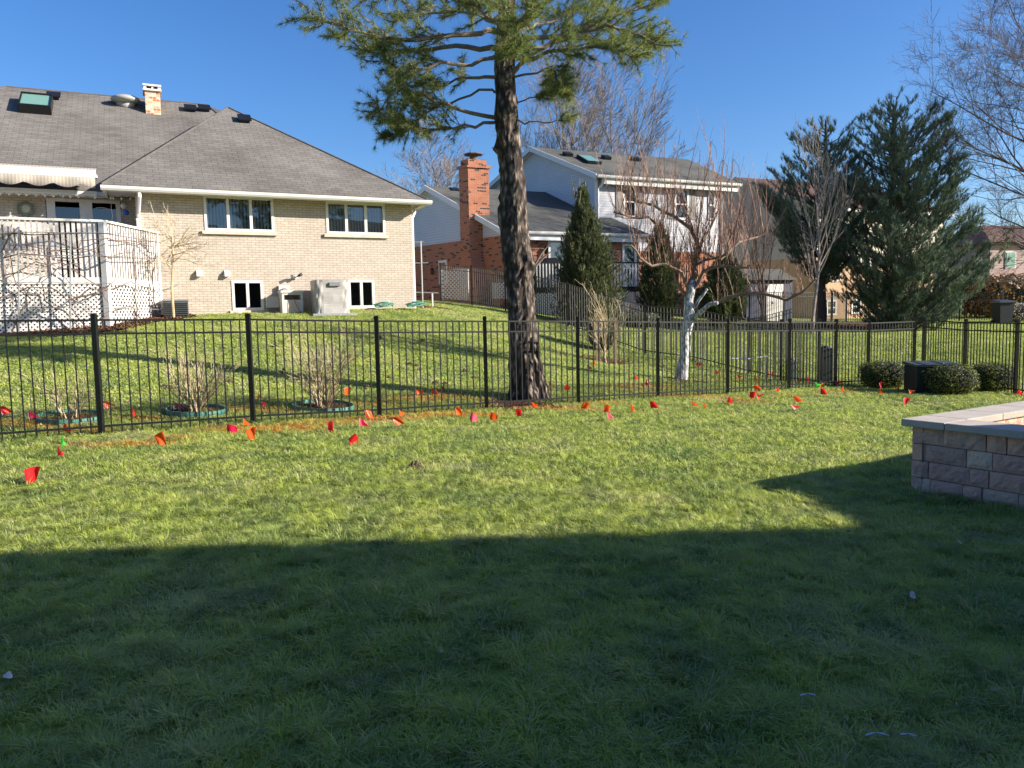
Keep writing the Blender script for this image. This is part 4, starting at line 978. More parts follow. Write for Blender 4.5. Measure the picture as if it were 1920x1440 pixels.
# covered grill
p = P(1026, 500, 31.4); t = thing('grill', 'barbecue grill under a black cover on the far deck', 'grill', (p.x, p.y, zf+.02))
b = MB(); b.mesh([(-.55, -.3, 0), (.55, -.3, 0), (.55, .3, 0), (-.55, .3, 0), (-.75, -.32, .85), (.75, -.32, .85), (.75, .32, .85), (-.75, .32, .85), (-.3, -.25, 1.2), (.35, -.25, 1.22), (.35, .25, 1.22), (-.3, .25, 1.2)],
    [(3, 2, 1, 0), (0, 1, 5, 4), (1, 2, 6, 5), (2, 3, 7, 6), (3, 0, 4, 7), (4, 5, 9, 8), (5, 6, 10, 9), (6, 7, 11, 10), (7, 4, 8, 11), (8, 9, 10, 11)]); b.build('cover', plain('black_cover', (.02, .02, .022), .6, bump=.6), t)
b = MB(); [b.tube([(x, .2, -.02), (x, .2, .02)], .04, 8) for x in (-.4, .4)]; b.build('wheel', m_black, t)
# free-standing white lattice screens behind the fence
for x0, x1, y0, y1, Y, lb in ((828, 878, 506, 562, 32.0, 'white lattice screen leaning at left end of the stepped fence'), (924, 955, 531, 560, 31.5, 'small white lattice panel behind the fence left of the pine trunk')):
    a = P(x0, y1, Y); c = P(x1, y1, Y-.3); L = (c-a).length; d = (c-a).normalized(); H = (y1-y0)*Y/F; t = thing('lattice_screen', lb, 'screen', tuple(a)); b = MB(a)
    for sg in (1, -1):
        s0 = -H if sg > 0 else 0
        while s0 < (L if sg > 0 else L+H):
            xa, xb = s0, s0+sg*H; za, zb_ = 0, H
            if sg > 0:
                if xa < 0: za = -xa; xa = 0
                if xb > L: zb_ = H-(xb-L); xb = L
            else:
                if xa > L: za = xa-L; xa = L
                if xb < 0: zb_ = H+xb; xb = 0
            if zb_-za > .03: b.bar(a+d*xa+Zv*za+Vector((0, .008*sg, 0)), a+d*xb+Zv*zb_+Vector((0, .008*sg, 0)), .014, .055, up=(Zv-d*sg).normalized())
            s0 += .16
    b.build('lattice', m_white, t)
    b = MB(a); b.bar(a, a+Zv*H, .06, .06, up=d); b.bar(c, c+Zv*H, .06, .06, up=d); b.build('frame', m_offw, t)
# metal T poles beside the cream house
p = P(793, 577, 24.3); p.z = gz(p.x, p.y); t = thing('clothes_pole', 'thin metal pole with cross arms beside the cream house corner', 'pole', tuple(p)); b = MB(p)
b.tube([p-Zv*.1, Vector((*p.xy, P(788, 452, 24.3).z))], .022, 6); b.build('post', m_alu, t)
for y, x0, x1 in ((454, 776, 796), (493, 774, 803)):
    b = MB(p); z = P(788, y, 24.3).z; b.tube([Vector((P(x0, y, 24.3).x, p.y, z)), Vector((P(x1, y, 24.3).x, p.y, z))], .018, 6); b.build('cross_arm', m_alu, t)
p = P(811, 574, 25); p.z = gz(p.x, p.y); t = thing('low_rail', 'low thin metal rail on short posts right of the cream house corner', 'rail', tuple(p)); b = MB(p)
b.tube([p-Zv*.1, p+Zv*.45], .03, 6); b.build('post', m_offw, t); b = MB(p); b.tube([p+Zv*.5+Vector((-.6, .1, 0)), p+Zv*.46+Vector((.2, 0, 0))], .02, 6); b.build('rail', m_alu, t)

# ------------------------------------------------------------------ tan house at right
T0 = P(1530, 500, 43); T0.z = 0; o3_ = Vector((T0.x, T0.y, EYE-.6)); h3 = thing('house', 'tan sided house with light brick lower storey behind the dark pines', 'house', tuple(o3_))
def QT(s, r, z): return T0+gd*s+rd*r+Zv*(EYE+z)
ET, PT_ = 5.55, 7.75; LT = 8.6
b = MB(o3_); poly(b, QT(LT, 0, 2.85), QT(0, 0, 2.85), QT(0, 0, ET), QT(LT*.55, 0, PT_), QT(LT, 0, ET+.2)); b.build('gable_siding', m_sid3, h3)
b = MB(o3_); poly(b, QT(LT, 0, -1.5), QT(0, 0, -1.5), QT(0, 0, 2.85), QT(LT, 0, 2.85)); b.build('gable_brick', m_orange, h3)
def tpx(px):
    lo, hi = -1, 20
    for _ in range(40):
        m = (lo+hi)/2
        if proj(*QT(0, m, 1))[0] < px: lo = m
        else: hi = m
    return m
TR = tpx(1655); tw = [(tpx(1552), tpx(1574), 1.55, 2.75), (tpx(1612), tpx(1630), 2.0, 2.9), (tpx(1550), tpx(1568), -.35, .45), (tpx(1597), tpx(1614), -.3, .5)]
b = MB(o3_); wall2(b, lambda x, z: QT(0, x, z), 0, TR, -1.5, 2.99, tw); b.build('brick_wall', m_orange, h3)
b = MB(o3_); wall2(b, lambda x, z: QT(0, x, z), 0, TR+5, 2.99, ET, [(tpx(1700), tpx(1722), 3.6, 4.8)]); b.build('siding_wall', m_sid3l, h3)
b = MB(o3_); poly(b, QT(3.0, TR, -1.5), QT(3.0, TR+9, -1.5), QT(3.0, TR+9, 2.9), QT(3.0, TR, 2.9)); poly(b, QT(0, TR, -1.5), QT(3, TR, -1.5), QT(3, TR, 2.99), QT(0, TR, 2.99)); b.build('recessed_wall', m_orange, h3)
for q in tw: window2(h3, lambda x, z: QT(0, x, z), nr2, *q, blind=m_blind if q[2] < 0 else None)
window2(h3, lambda x, z: QT(0, x, z), nr2, tpx(1700), tpx(1722), 3.6, 4.8)
b = MB(o3_); V_ = [QT(-.4, -.3, ET), QT(-.4, TR+5.4, ET), QT(LT*.55, TR+5.4, PT_+.1), QT(LT*.55, -.3, PT_+.1), QT(LT+.4, -.3, ET), QT(LT+.4, TR+5.4, ET)]
b.mesh(V_+[q+dn for q in V_], [(0, 1, 2, 3), (3, 2, 5, 4), (9, 8, 7, 6), (10, 11, 8, 9), (1, 5, 2)]); b.build('roof', m_roof3, h3)
barge(h3, o3_, V_[0]+ng2*.01+Zv*.03, V_[3]+ng2*.01+Zv*.03, m=m_sid3, out=ng2); barge(h3, o3_, V_[3]+ng2*.01+Zv*.03, V_[4]+ng2*.01+Zv*.03, m=m_sid3, out=ng2)
b = MB(o3_); b.bar(QT(-.38, -.2, ET-.1), QT(-.38, TR+5.3, ET-.1), .12, .16); b.bar(QT(-.08, 0, 2.99), QT(-.08, TR+5, 2.99), .1, .12); b.build('fascia', m_trim, h3)
# garden shed with white door
p = P(1438, 592, 37.5); p.z = gz(p.x, p.y)-.1; t = thing('garden_shed', 'dark blue-grey shed with a white double door behind the fruit tree', 'shed', tuple(p), R(20))
k_ = plain('navy_wood', (.035, .045, .085), .7)
b = MB(); b.box(-1.2, 1.5, 0, 2.2, 0, 2.15); b.build('wall', k_, t); b = MB(); b.mesh([(-1.35, -.2, 2.1), (1.65, -.2, 2.1), (1.65, 2.4, 2.1), (-1.35, 2.4, 2.1), (-1.35, 1.1, 2.7), (1.65, 1.1, 2.7)], [(3, 2, 1, 0), (0, 1, 5, 4), (2, 3, 4, 5), (1, 2, 5), (3, 0, 4)]); b.build('roof', m_roof2, t)
for x0, x1 in ((-.05, .42), (.44, .92)): b = MB(); b.box(x0, x1, -.04, -.003, .1, 1.9); b.build('door', m_white, t)
b = MB(); b.tube([(.38, -.05, 1.0), (.38, -.1, 1.0), (.38, -.1, 1.12)], .015, 6); b.build('handle', m_black, t)
# red-brown far house
p = P(1905, 560, 60); o4 = Vector((p.x, p.y, EYE-.8)); h4 = thing('house', 'distant reddish brown house with dark roof at the right edge', 'house', tuple(o4), R(14))
b = MB(); b.box(-2.6, 14, 0, 9, 0, 3.0); b.build('brick_wall', plain('red_brown_brick', (.26, .12, .09), .8, var=.2), h4)
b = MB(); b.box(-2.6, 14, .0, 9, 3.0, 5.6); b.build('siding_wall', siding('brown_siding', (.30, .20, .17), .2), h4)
b = MB(); b.mesh([(-3.1, -.5, 5.55), (14.5, -.5, 5.55), (14.5, 9.5, 5.55), (-3.1, 9.5, 5.55), (1, 4.5, 7.4), (14.5, 4.5, 7.4)], [(3, 2, 1, 0), (0, 1, 5, 4), (2, 3, 4, 5), (1, 2, 5), (3, 0, 4)]); b.build('roof', m_roof3, h4)
for x in (-1.2, 2.0): 
    b = MB(); b.box(x, x+1.0, -.06, .02, 3.6, 4.9); wv_ = b.build('window', m_offw, h4); b = MB(); b.box(x+.08, x+.92, -.09, -.061, 3.68, 4.82); b.build('pane', m_skyg, wv_)
b = MB(); b.box(-2.6, 14, -1.2, -.001, 2.9, 3.0); b.build('awning', plain('rust_awning', (.36, .11, .06), .7), h4)
# wooden deck railing before it
p0, p1 = P(1810, 556, 47), P(1925, 556, 47.5); t = thing('wooden_deck', 'grey wooden deck railing at the far right beneath the pine branches', 'deck', (p0.x, p0.y, gz(p0.x, p0.y))); of = Vector((p0.x, p0.y, gz(p0.x, p0.y)))
dd = (p1-p0); n_ = 26
m_gw = plain('grey_wood', (.22, .18, .16), .8)
for i in range(n_+1): q = p0+dd*(i/n_); b = MB(of); b.bar(q+Zv*.04, q+Zv*1.02, .06, .05, up=Vector((0, 1, 0))); b.build('baluster', m_gw, t)
b = MB(of); b.bar(p0+Zv*1.05, p1+Zv*1.05, .12, .05); b.bar(p0, p1, .12, .08); b.build('rail', m_gw, t)
b = MB(of)
for i in range(4): q = p0+dd*(i/3); b.bar(Vector((q.x, q.y, of.z-.3)), q-Zv*.05, .12, .12, up=Vector((0, 1, 0)))
b.build('support_post', m_gw, t)

# ------------------------------------------------------------------ stone seat wall at the right
Wc = G(1704, 925); zt_ = P(1704, 802, Wc.y).z
cop = zt_+.062
cA = PZ(1689, 785, cop); cF = PZ(1930, 749.5, cop); cN = PZ(1930, 810, cop)
dF = (cF-cA); dF.z = 0; dF.normalize(); dN = (cN-cA); dN.z = 0; dN.normalize()
inF = Zv.cross(dF)*-1; 
if inF.dot(dN) < 0: inF = -inF
inN = Zv.cross(dN)
if inN.dot(dF) < 0: inN = -inN
wo = Vector((cA.x, cA.y, gz(cA.x, cA.y)))
sw_ = thing('stone_wall', 'low block seat wall with smooth pale coping at the right edge of the lawn', 'wall', tuple(wo))
k = NB('wall_block'); at = k.n('Attribute'); at.attribute_name = 'pigment'; p_ = k.pos()
c_ = k.mix(.5, k.mix(1.0, at.outputs['Color'], (1.42, 1.22, 1.10), 'MULTIPLY'), k.ramp(k.noise(9, 5, .7, p_), [(.3, (.9, .8, .78)), (.7, (1.5, 1.4, 1.35))]), 'MULTIPLY')
sp_ = k.math('GREATER_THAN', k.noise(70, 2, .5, p_), .67); c_ = k.mix(k.math('MULTIPLY', sp_, .35), c_, (.5, .48, .46))
k.bump(k.noise(38, 6, .75, p_), .9, .03); m_block = k.fin(c_, .95, spec=.15)
k = NB('coping_concrete'); p_ = k.pos(); k.bump(k.noise(60, 5, .7, p_), .35, .01)
m_cop = k.fin(k.mix(.5, k.ramp(k.noise(4, 5, .7, p_), [(.3, (.40, .35, .30)), (.7, (.50, .44, .38))]), k.ramp(k.noise(50, 3, .7, p_), [(.3, (.8, .8, .8)), (.7, (1, 1, 1))]), 'MULTIPLY'), .9, spec=.2)
corner = cA+dF*.06+dN*.06; corner.z = 0
tints = [(.50, .35, .30), (.44, .32, .29), (.54, .39, .32), (.40, .31, .28), (.55, .48, .40), (.56, .40, .32), (.46, .37, .32)]
random.seed(5)
bodies = MB(wo); courses = []; hh = zt_-(wo.z-.12); ch_ = .148; zz_ = zt_
def block_face(org, d, inn, L, skew):
    z1 = zt_; row = 0
    while z1 > wo.z-.45:
        z0 = z1-ch_; x = 0 if row % 2 == skew else 0
        first = True
        while x < L:
            bl = random.choice([.15, .2, .27, .34]) if not first or row % 2 == skew else random.choice([.12, .17]); first = False
            x1 = min(L, x+bl); pr = random.uniform(-.006, .008); g_ = .0035; bodies.col = random.choice(tints)
            # split-faced block: rough grid front
            nu, nv = max(2, int((x1-x)/.035)), 4; vs = []
            for j in range(nv+1):
                for i in range(nu+1):
                    u = x+g_+(x1-x-2*g_)*i/nu; v = z0+g_+(ch_-2*g_)*j/nv; edge = (i in (0, nu)) or (j in (0, nv))
                    o_ = pr+(.010 if edge else random.uniform(-.008, .004)); vs.append(org+d*u+Zv*v+inn*o_)
            n0 = len(vs); vs += [org+d*(x+g_)+Zv*(z0+g_)+inn*.1, org+d*(x1-g_)+Zv*(z0+g_)+inn*.1, org+d*(x1-g_)+Zv*(z1-g_)+inn*.1, org+d*(x+g_)+Zv*(z1-g_)+inn*.1]
            fs = [(j*(nu+1)+i, j*(nu+1)+i+1, (j+1)*(nu+1)+i+1, (j+1)*(nu+1)+i) for j in range(nv) for i in range(nu)]
            a_, b__, c__, d__ = 0, nu, nv*(nu+1)+nu, nv*(nu+1); fs += [(a_, n0, n0+1, b__), (b__, n0+1, n0+2, c__), (c__, n0+2, n0+3, d__), (d__, n0+3, n0, a_)]
            bodies.mesh(vs, fs); x = x1
        z1 = z0; row += 1
LN, LF = 2.6, 4.5
block_face(corner, dN, inN, LN, 0); block_face(corner+dN*0, dF, inF, LF, 1)
wi = .28
block_face(corner+inF*wi+dF*.33, dF, -inF, LF-.4, 0)
bodies.col = (.05, .045, .04)
for d, inn, L in ((dN, inN, LN), (dF, inF, LF)):
    a = corner+inn*.04+d*.05; a.z = wo.z-.5; bodies.hexa([a, a+d*(L-.05), a+d*(L-.05)+inn*(wi-.09), a+inn*(wi-.09)], [q+Zv*(zt_-.01-a.z) for q in (a, a+d*(L-.05), a+d*(L-.05)+inn*(wi-.09), a+inn*(wi-.09))])
bodies.build('block_courses', m_block, sw_)
# coping stones
def slabp(pl, z0, z1, name='coping_stone'):
    b = MB(wo); n_ = len(pl); b.mesh([Vector((p.x, p.y, z0)) for p in pl]+[Vector((p.x, p.y, z1)) for p in pl], [tuple(range(n_-1, -1, -1)), tuple(range(n_, 2*n_))]+[(i, (i+1) % n_, n_+(i+1) % n_, n_+i) for i in range(n_)])
    o = b.build(name, m_cop, sw_); md = o.modifiers.new('b', 'BEVEL'); md.width = .008; md.segments = 2; return o
cw = .36
# inner corner point = offset both lines inward
den = dF.cross(dN).z
def isect(p1, d1, p2, d2):
    t = (p2-p1).cross(d2).z/d1.cross(d2).z; return p1+d1*t
a0 = Vector((cA.x, cA.y, 0)); ic = isect(a0+inF*cw, dF, a0+inN*cw, dN)
tF = (ic-(a0+inF*cw)).dot(dF); tN = (ic-(a0+inN*cw)).dot(dN)
g_ = .002
slabp([a0, a0+dN*tN, ic, a0+dF*tF], zt_, cop)
for (d, inn, t0, L) in ((dF, inF, tF, LF), (dN, inN, tN, LN)):
    x = t0+g_*2
    while x < L:
        x1 = x+.6; slabp([a0+d*x, a0+d*(x1-g_), a0+d*(x1-g_)+inn*cw, a0+d*x+inn*cw], zt_, cop); x = x1

# ------------------------------------------------------------------ the tall white pine
TB = P(992, 752, 13.8); TB.z = gz(TB.x, TB.y)
pine = thing('pine_tree', 'tall white pine with long bare dark trunk standing behind the near fence', 'tree', tuple(TB))
tp_ = [(992, 760), (990, 735), (986, 700), (982, 650), (979, 600), (975, 550), (970, 500), (966, 450), (963, 400), (963, 350), (958, 300), (952, 250), (949, 215), (948, 180), (945, 130), (947, 80), (950, 30), (955, -40), (958, -130), (960, -230), (962, -330)]
tr_ = [.39, .35, .31, .29, .26, .25, .262, .272, .25, .232, .215, .208, .215, .19, .185, .165, .15, .13, .10, .07, .03]
tpts = [P(x, y, 13.8) for x, y in tp_]; tr_ = [q*.95 for q in tr_]
b = MB(TB); nn = 28; vs = []; fs = []; fine = []; 
for i in range(len(tpts)-1):
    st = max(1, int((tpts[i+1]-tpts[i]).length/.09))
    for j in range(st): f = j/st; fine.append((tpts[i].lerp(tpts[i+1], f), tr_[i]*(1-f)+tr_[i+1]*f))
fine.append((tpts[-1], tr_[-1]))
knots = [(P(970, 388, 13.4), .16, .09), (P(930, 280, 13.8), .12, .10), (P(1001, 497, 13.7), .2, .12), (P(948, 405, 13.8), .2, .07), (P(985, 520, 13.55), .12, .06), (P(945, 205, 13.6), .2, .08)]
for i, (c, r_) in enumerate(fine):
    for k_ in range(nn):
        a = 2*math.pi*k_/nn; hgt = c.z-TB.z
        fl = 1+(.22*max(0, .9-hgt)/.9)*(.5+.5*math.cos(5*a+1))  # root flare
        rr = r_*fl*(1+.035*math.sin(3*a+hgt*1.3)+.03*math.sin(7*a-hgt*2.1)) + rng.normal(0, .012)*min(1, r_*5)
        v = c+Vector((math.cos(a)*rr, math.sin(a)*rr, 0))
        for kc, kr, ka in knots:
            dd_ = (v-kc).length
            if dd_ < kr*1.6: v += (v-c).normalized()*ka*math.exp(-(dd_/kr)**2*2)
        vs.append(v)
for i in range(len(fine)-1):
    for k_ in range(nn): fs.append((i*nn+k_, i*nn+(k_+1) % nn, (i+1)*nn+(k_+1) % nn, (i+1)*nn+k_))
b.mesh(vs, fs); b.build('trunk', m_bark, pine)
bough = MB(TB); tips = []
def path3(pp, y0, y1): n_ = len(pp); return [P(x, y, y0+(y1-y0)*i/(n_-1)) for i, (x, y) in enumerate(pp)]
def pbough(pp, y1, r, foliage=.3, dens=1.0, twl=.75, y0=13.8):
    ps = path3(pp, y0, y1); q = [ps[0]]
    for i in range(len(ps)-1):
        for s_ in (1/3, 2/3, 1): q.append(ps[i].lerp(ps[i+1], s_)+jit(.02))
    L = sum((q[i+1]-q[i]).length for i in range(len(q)-1)); rs = [r*.62*(1-.85*i/(len(q)-1))+.004 for i in range(len(q))]
    bough.tube(q, rs, 7, cap=False)
    acc = 0; n_tw = int(L*10.5*dens)
    for j in range(n_tw):
        f = foliage+(1-foliage)*(j+random.random())/n_tw; x = f*(len(q)-1); i = min(int(x), len(q)-2); p = q[i].lerp(q[i+1], x-i); d = (q[i+1]-q[i]).normalized()
        side = d.cross(Zv).normalized()*random.choice((-1, 1)); nd = d*random.uniform(.3, 1.0)+side*random.uniform(.1, 1.0)+Zv*random.uniform(-.35, .6)
        twig(p, nd, twl*random.uniform(.5, 1.15)*(1.15-.45*f))
    twig(q[-1], q[-1]-q[-2], twl*.6)
def twig(p, d, L):
    d = d.normalized(); n_ = 5; ps = [p.copy()]; 
    for i in range(n_):
        d = (d+jit(.16)+Zv*.03).normalized(); p = p+d*L/n_; ps.append(p.copy())
        if i >= 1:
            tips.append((p.copy(), (d+jit(.2)).normalized()))
            if random.random() < .55:
                sd = (d+jit(.6)).normalized(); e = p+sd*random.uniform(.08, .2); bough.tube([p, e], .004, 3, cap=False); tips.append((e, sd))
    bough.tube(ps, [.010, .009, .008, .006, .005, .004], 3, cap=False)
random.seed(21)
B = [([(945, 55), (900, 62), (830, 68), (750, 78), (670, 66), (600, 48), (548, 30)], 12.6, .075, .28, 1.1, .7),
 ([(945, 95), (880, 88), (800, 90), (730, 98), (660, 92), (600, 70)], 14.6, .075, .3, 1.0, .7),
 ([(940, 100), (885, 118), (820, 120), (760, 140), (720, 175), (700, 205)], 12.8, .055, .3, 1.1, .65),
 ([(938, 224), (900, 214), (850, 204), (800, 188), (755, 163), (735, 140), (700, 112)], 13.0, .06, .5, 1.1, .55),
 ([(938, 228), (890, 234), (830, 240), (780, 245), (730, 235), (700, 215)], 13.3, .045, .22, 1.5, .5),
 ([(940, 150), (895, 145), (850, 148), (800, 168), (760, 190)], 14.9, .05, .3, 1.2, .6),
 ([(948, 15), (880, 5), (800, -12), (720, -10), (650, -6), (600, -15)], 13.8, .07, .3, .9, .8),
 ([(940, 175), (900, 170), (840, 190), (790, 215), (750, 245), (725, 255)], 13.9, .035, .35, 1.4, .5),
 ([(950, 148), (985, 118), (1030, 98), (1100, 92), (1160, 85), (1205, 108)], 12.9, .07, .35, 1.1, .6),
 ([(952, 75), (1010, 72), (1080, 62), (1150, 50), (1210, 62), (1258, 80)], 13.4, .075, .25, 1.3, .7),
 ([(952, 60), (990, 38), (1020, 10), (1080, -30), (1130, -60)], 13.0, .085, .4, .9, .8),
 ([(952, 90), (1020, 85), (1090, 60), (1160, 30), (1230, 15), (1262, 5)], 14.8, .07, .25, 1.1, .7),
 ([(950, 120), (1000, 100), (1060, 70), (1140, 72), (1200, 85), (1240, 95)], 15.5, .05, .3, 1.1, .7),
 ([(950, 145), (995, 140), (1040, 125), (1050, 150), (1058, 170)], 13.0, .03, .5, 1.6, .28),
 ([(948, 222), (985, 228), (1020, 229), (1062, 226)], 13.4, .03, .9, .3, .25),
 ([(948, 200), (985, 190), (1010, 180), (1040, 178)], 13.9, .02, .5, 1.2, .3),
 ([(948, 100), (955, 70), (975, 40), (1000, 20)], 11.4, .05, .35, 1.2, .6),
 ([(946, 130), (960, 110), (975, 100), (960, 90)], 12.2, .03, .2, 1.5, .45),
 ([(948, 60), (930, 40), (900, 20), (870, -20)], 12.0, .05, .3, 1.3, .6),
 ([(950, 40), (940, 10), (930, -20), (920, -50)], 12.2, .05, .2, 1.3, .6),
 ([(950, 70), (990, 50), (1040, 40), (1090, 20), (1140, 10)], 15.2, .05, .3, 1.1, .7),
 ([(948, 50), (900, 30), (850, 20), (780, 30), (720, 40)], 15.6, .05, .3, 1.1, .7)]
for pp, y1, r, fo, de, tl in B:
    pp = [(950+(x-950)*(1-.10*min(1, abs(x-950)/350)), y) for x, y in pp]
    pbough(pp, y1, r, fo, de, tl)
# crown above the frame (casts the shadow on the lawn to the left)
for i in range(22):
    z = 6.3+i*.27; a = i*2.4; L = 3.4*(1-(z-6)/8.5); st = Vector((TB.x-.3, TB.y, TB.z+z+1.1)); st = Vector((P(955, -40, 13.8).x, TB.y, EYE+z-.2))
    q = [st, st+Vector((math.cos(a)*L*.5, math.sin(a)*L*.5, .2)), st+Vector((math.cos(a)*L, math.sin(a)*L, .5))]; bough.tube(q, [.05, .03, .01], 5, cap=False)
    for j in range(int(L*6)): f = random.uniform(.25, 1); p = q[0].lerp(q[2], f); twig(p, Vector((math.cos(a+random.uniform(-1.2, 1.2)), math.sin(a+random.uniform(-1.2, 1.2)), random.uniform(-.1, .5))), .7)
# dead stubs on the trunk
for px, py, dx_, dz_ in ((1003, 500, .35, .3), (1003, 497, .25, .35), (935, 283, -.12, .06)):
    p = P(px, py, 13.75); bough.tube([p, p+Vector((dx_*.5, 0, dz_*.6)), p+Vector((dx_, 0, dz_))], [.03, .018, .006], 5)
bough.build('bough', plain('grey_bough', (.21, .165, .13), .85, var=.35, scale=6), pine)
tp = np.array([tuple(t[0]) for t in tips])-np.array(TB); td = np.array([tuple(t[1]) for t in tips])
print('PINE TIPS', len(tips))
npmesh('foliage', needles(tp, td, 30, .15, .0065, .72, .18), 3, m_pine, pine)

# ------------------------------------------------------------------ dark pines
def conifer(name, label, base, top_y, Y, prof, seedv, mat, n_br, trunk_r, group=None, tl=.35, nd=26, upw=.8, wd=.022, dens=1.0, lean=0):
    """prof: list (py, half-width-left px, half-width-right px) of the crown outline at distance Y"""
    random.seed(seedv); px0 = base[0]; o = P(base[0], base[1], Y); o.z = gz(o.x, o.y); t = thing(name, label, 'tree', tuple(o), 0, group)
    sc = Y/F; ztop = P(px0, top_y, Y).z; cx = o.x
    b = MB(o); n_ = 9; ps = [Vector((o.x+lean*(i/n_)+random.gauss(0, .03)*Y/30, o.y, o.z-.2+(ztop-o.z+.1)*i/n_)) for i in range(n_+1)]
    b.tube(ps, [trunk_r*(1-.85*i/n_)+.01 for i in range(n_+1)], 9); 
    ys = [q[0] for q in prof]; tips_ = []
    bb = MB(o)
    for k_ in range(n_br):
        f = (k_+random.random())/n_br; py = ys[0]+(ys[-1]-ys[0])*f**.85
        wl = np.interp(py, ys, [q[1] for q in prof])*sc; wr = np.interp(py, ys, [q[2] for q in prof])*sc
        a = random.uniform(0, 2*math.pi); ca, sa = math.cos(a), math.sin(a); wx = wr if ca > 0 else wl; w_ = math.hypot(wx*ca, (wl+wr)/2*sa)*random.uniform(.7, 1.08)
        zt_b = P(px0, py, Y).z; up_ = upw*w_
        st = Vector((o.x+lean*(zt_b-o.z)/(ztop-o.z), o.y, zt_b-up_*.8)); en = Vector((st.x+ca*w_, st.y+sa*w_, zt_b+up_*.2))
        mid = st.lerp(en, .5)-Zv*up_*.18; q = [st, mid, en]; bb.tube(q, [max(.02, trunk_r*.2), .022, .01], 4, cap=False)
        m_ = max(3, int(w_*5.5*dens))
        for j in range(m_):
            g = random.random()**.55; p = (q[0].lerp(q[1], g*2) if g < .5 else q[1].lerp(q[2], g*2-1)); sd = Vector((ca, sa, 0)).cross(Zv)*random.uniform(-1, 1)
            L = random.uniform(.2, .65)*(1.3-.4*g)*min(1.3, .5+w_*.3); d = (Vector((ca, sa, 0))*.5+sd+Zv*random.uniform(.1, 1.0)).normalized(); e = p+d*L
            bb.tube([p, e], [.012, .006], 3, cap=False); kk = max(2, int(L/.14))
            for s_ in range(kk): tips_.append((p.lerp(e, (s_+1)/kk)+jit(.03), (d*.6+Zv*.9+jit(.2)).normalized()))
    b.build('trunk', m_darkbark, t); bb.build('branches', m_darkbark, t)
    tp = np.array([tuple(q[0]) for q in tips_])-np.array(o); td = np.array([tuple(q[1]) for q in tips_])
    print(name, len(tips_)); npmesh('foliage', needles(tp, td, nd, tl, wd, .34, 0, .6), 3, mat, t); return t
conifer('pine_tree', 'dark pine with bare lower trunk, left of the two dark pines by the tan house', (1541, 600), 222, 33.5,
    [(222, 12, 16), (245, 45, 40), (300, 75, 62), (350, 105, 80), (400, 118, 85), (440, 95, 80), (480, 60, 60), (520, 30, 30)], 31, m_pine2, 150, .2, nd=24, tl=.24, wd=.016)
conifer('pine_tree', 'larger dark pine right of the other, its branches sweeping down to the ground', (1668, 600), 192, 32,
    [(192, 24, 34), (215, 50, 75), (270, 72, 112), (340, 92, 124), (400, 105, 132), (460, 100, 170), (520, 80, 190), (560, 60, 175), (590, 20, 150)], 32, m_pine2, 235, .24, nd=24, tl=.24, wd=.016)
# cedars
def cedar(label, base, top_y, Y, prof, seedv, n, mat=m_cedar, name='cedar_tree', trunk=True):
    random.seed(seedv); o = P(base[0], base[1], Y); o.z = gz(o.x, o.y); t = thing(name, label, 'tree', tuple(o)); sc = Y/F; ztop = P(base[0], top_y, Y).z
    b = MB(o); b.tube([o-Zv*.1, Vector((o.x, o.y, ztop))], [.09, .01], 6); pts_ = []; ds_ = []; ys = [q[0] for q in prof]
    for i in range(n):
        py = ys[0]+(ys[-1]-ys[0])*random.random()**.75; wl = np.interp(py, ys, [q[1] for q in prof])*sc; wr = np.interp(py, ys, [q[2] for q in prof])*sc
        a = random.uniform(0, 6.283); w_ = (wr if math.cos(a) > 0 else wl); z = P(base[0], py, Y).z; rr = w_*(.75+.55*random.random()*(.75+.4*math.sin(5*a+z*3.1)))
        en = Vector((o.x+math.cos(a)*rr, o.y+math.sin(a)*rr, z)); st = Vector((o.x+math.cos(a)*rr*.3, o.y+math.sin(a)*rr*.3, z-rr*.9)); 
        if i % 3 == 0: b.tube([st, en], [.014, .006], 3, cap=False)
        d = (en-st).normalized()
        for s_ in range(5): pts_.append(st.lerp(en, .45+.13*s_)+jit(.035)); ds_.append((d+Zv*.7+jit(.2)))
    for j in range(9 if n > 500 else 0):
        q = Vector((o.x+random.gauss(0, .16), o.y+random.gauss(0, .16), ztop-random.uniform(.3, 1.1))); e = q+Vector((random.gauss(0, .12), random.gauss(0, .1), random.uniform(.5, 1.0))); b.tube([q, e], [.012, .004], 3, cap=False)
        for s_ in range(6): pts_.append(q.lerp(e, s_/6)+jit(.02)); ds_.append(Zv+jit(.2))
    b.build('trunk', m_cane, t)
    npmesh('foliage', needles(np.array([tuple(p) for p in pts_])-np.array(o), np.array([tuple(d) for d in ds_]), 11, .15, .02, .36, 0, .5), 3, mat, t)
cedar('dense dark green conical cedar in front of the brick house deck', (1096, 600), 352, 27.2, [(352, 3, 3), (380, 9, 9), (400, 18, 20), (440, 34, 38), (480, 42, 52), (520, 46, 62), (560, 48, 64), (600, 40, 50)], 41, 1900)
cedar('dark cedar behind the left side of the fruit tree', (1236, 600), 420, 29.5, [(420, 3, 3), (450, 18, 18), (500, 34, 34), (545, 38, 38), (590, 20, 24)], 42, 900)
cedar('dark cedar behind the right side of the fruit tree', (1362, 598), 478, 29.5, [(478, 8, 6), (510, 40, 30), (550, 48, 38), (590, 34, 30)], 43, 800)
cedar('small olive evergreen beside the wooden stakes', (1128, 655), 560, 22.5, [(560, 3, 3), (585, 20, 16), (620, 24, 20), (650, 12, 12)], 44, 200)
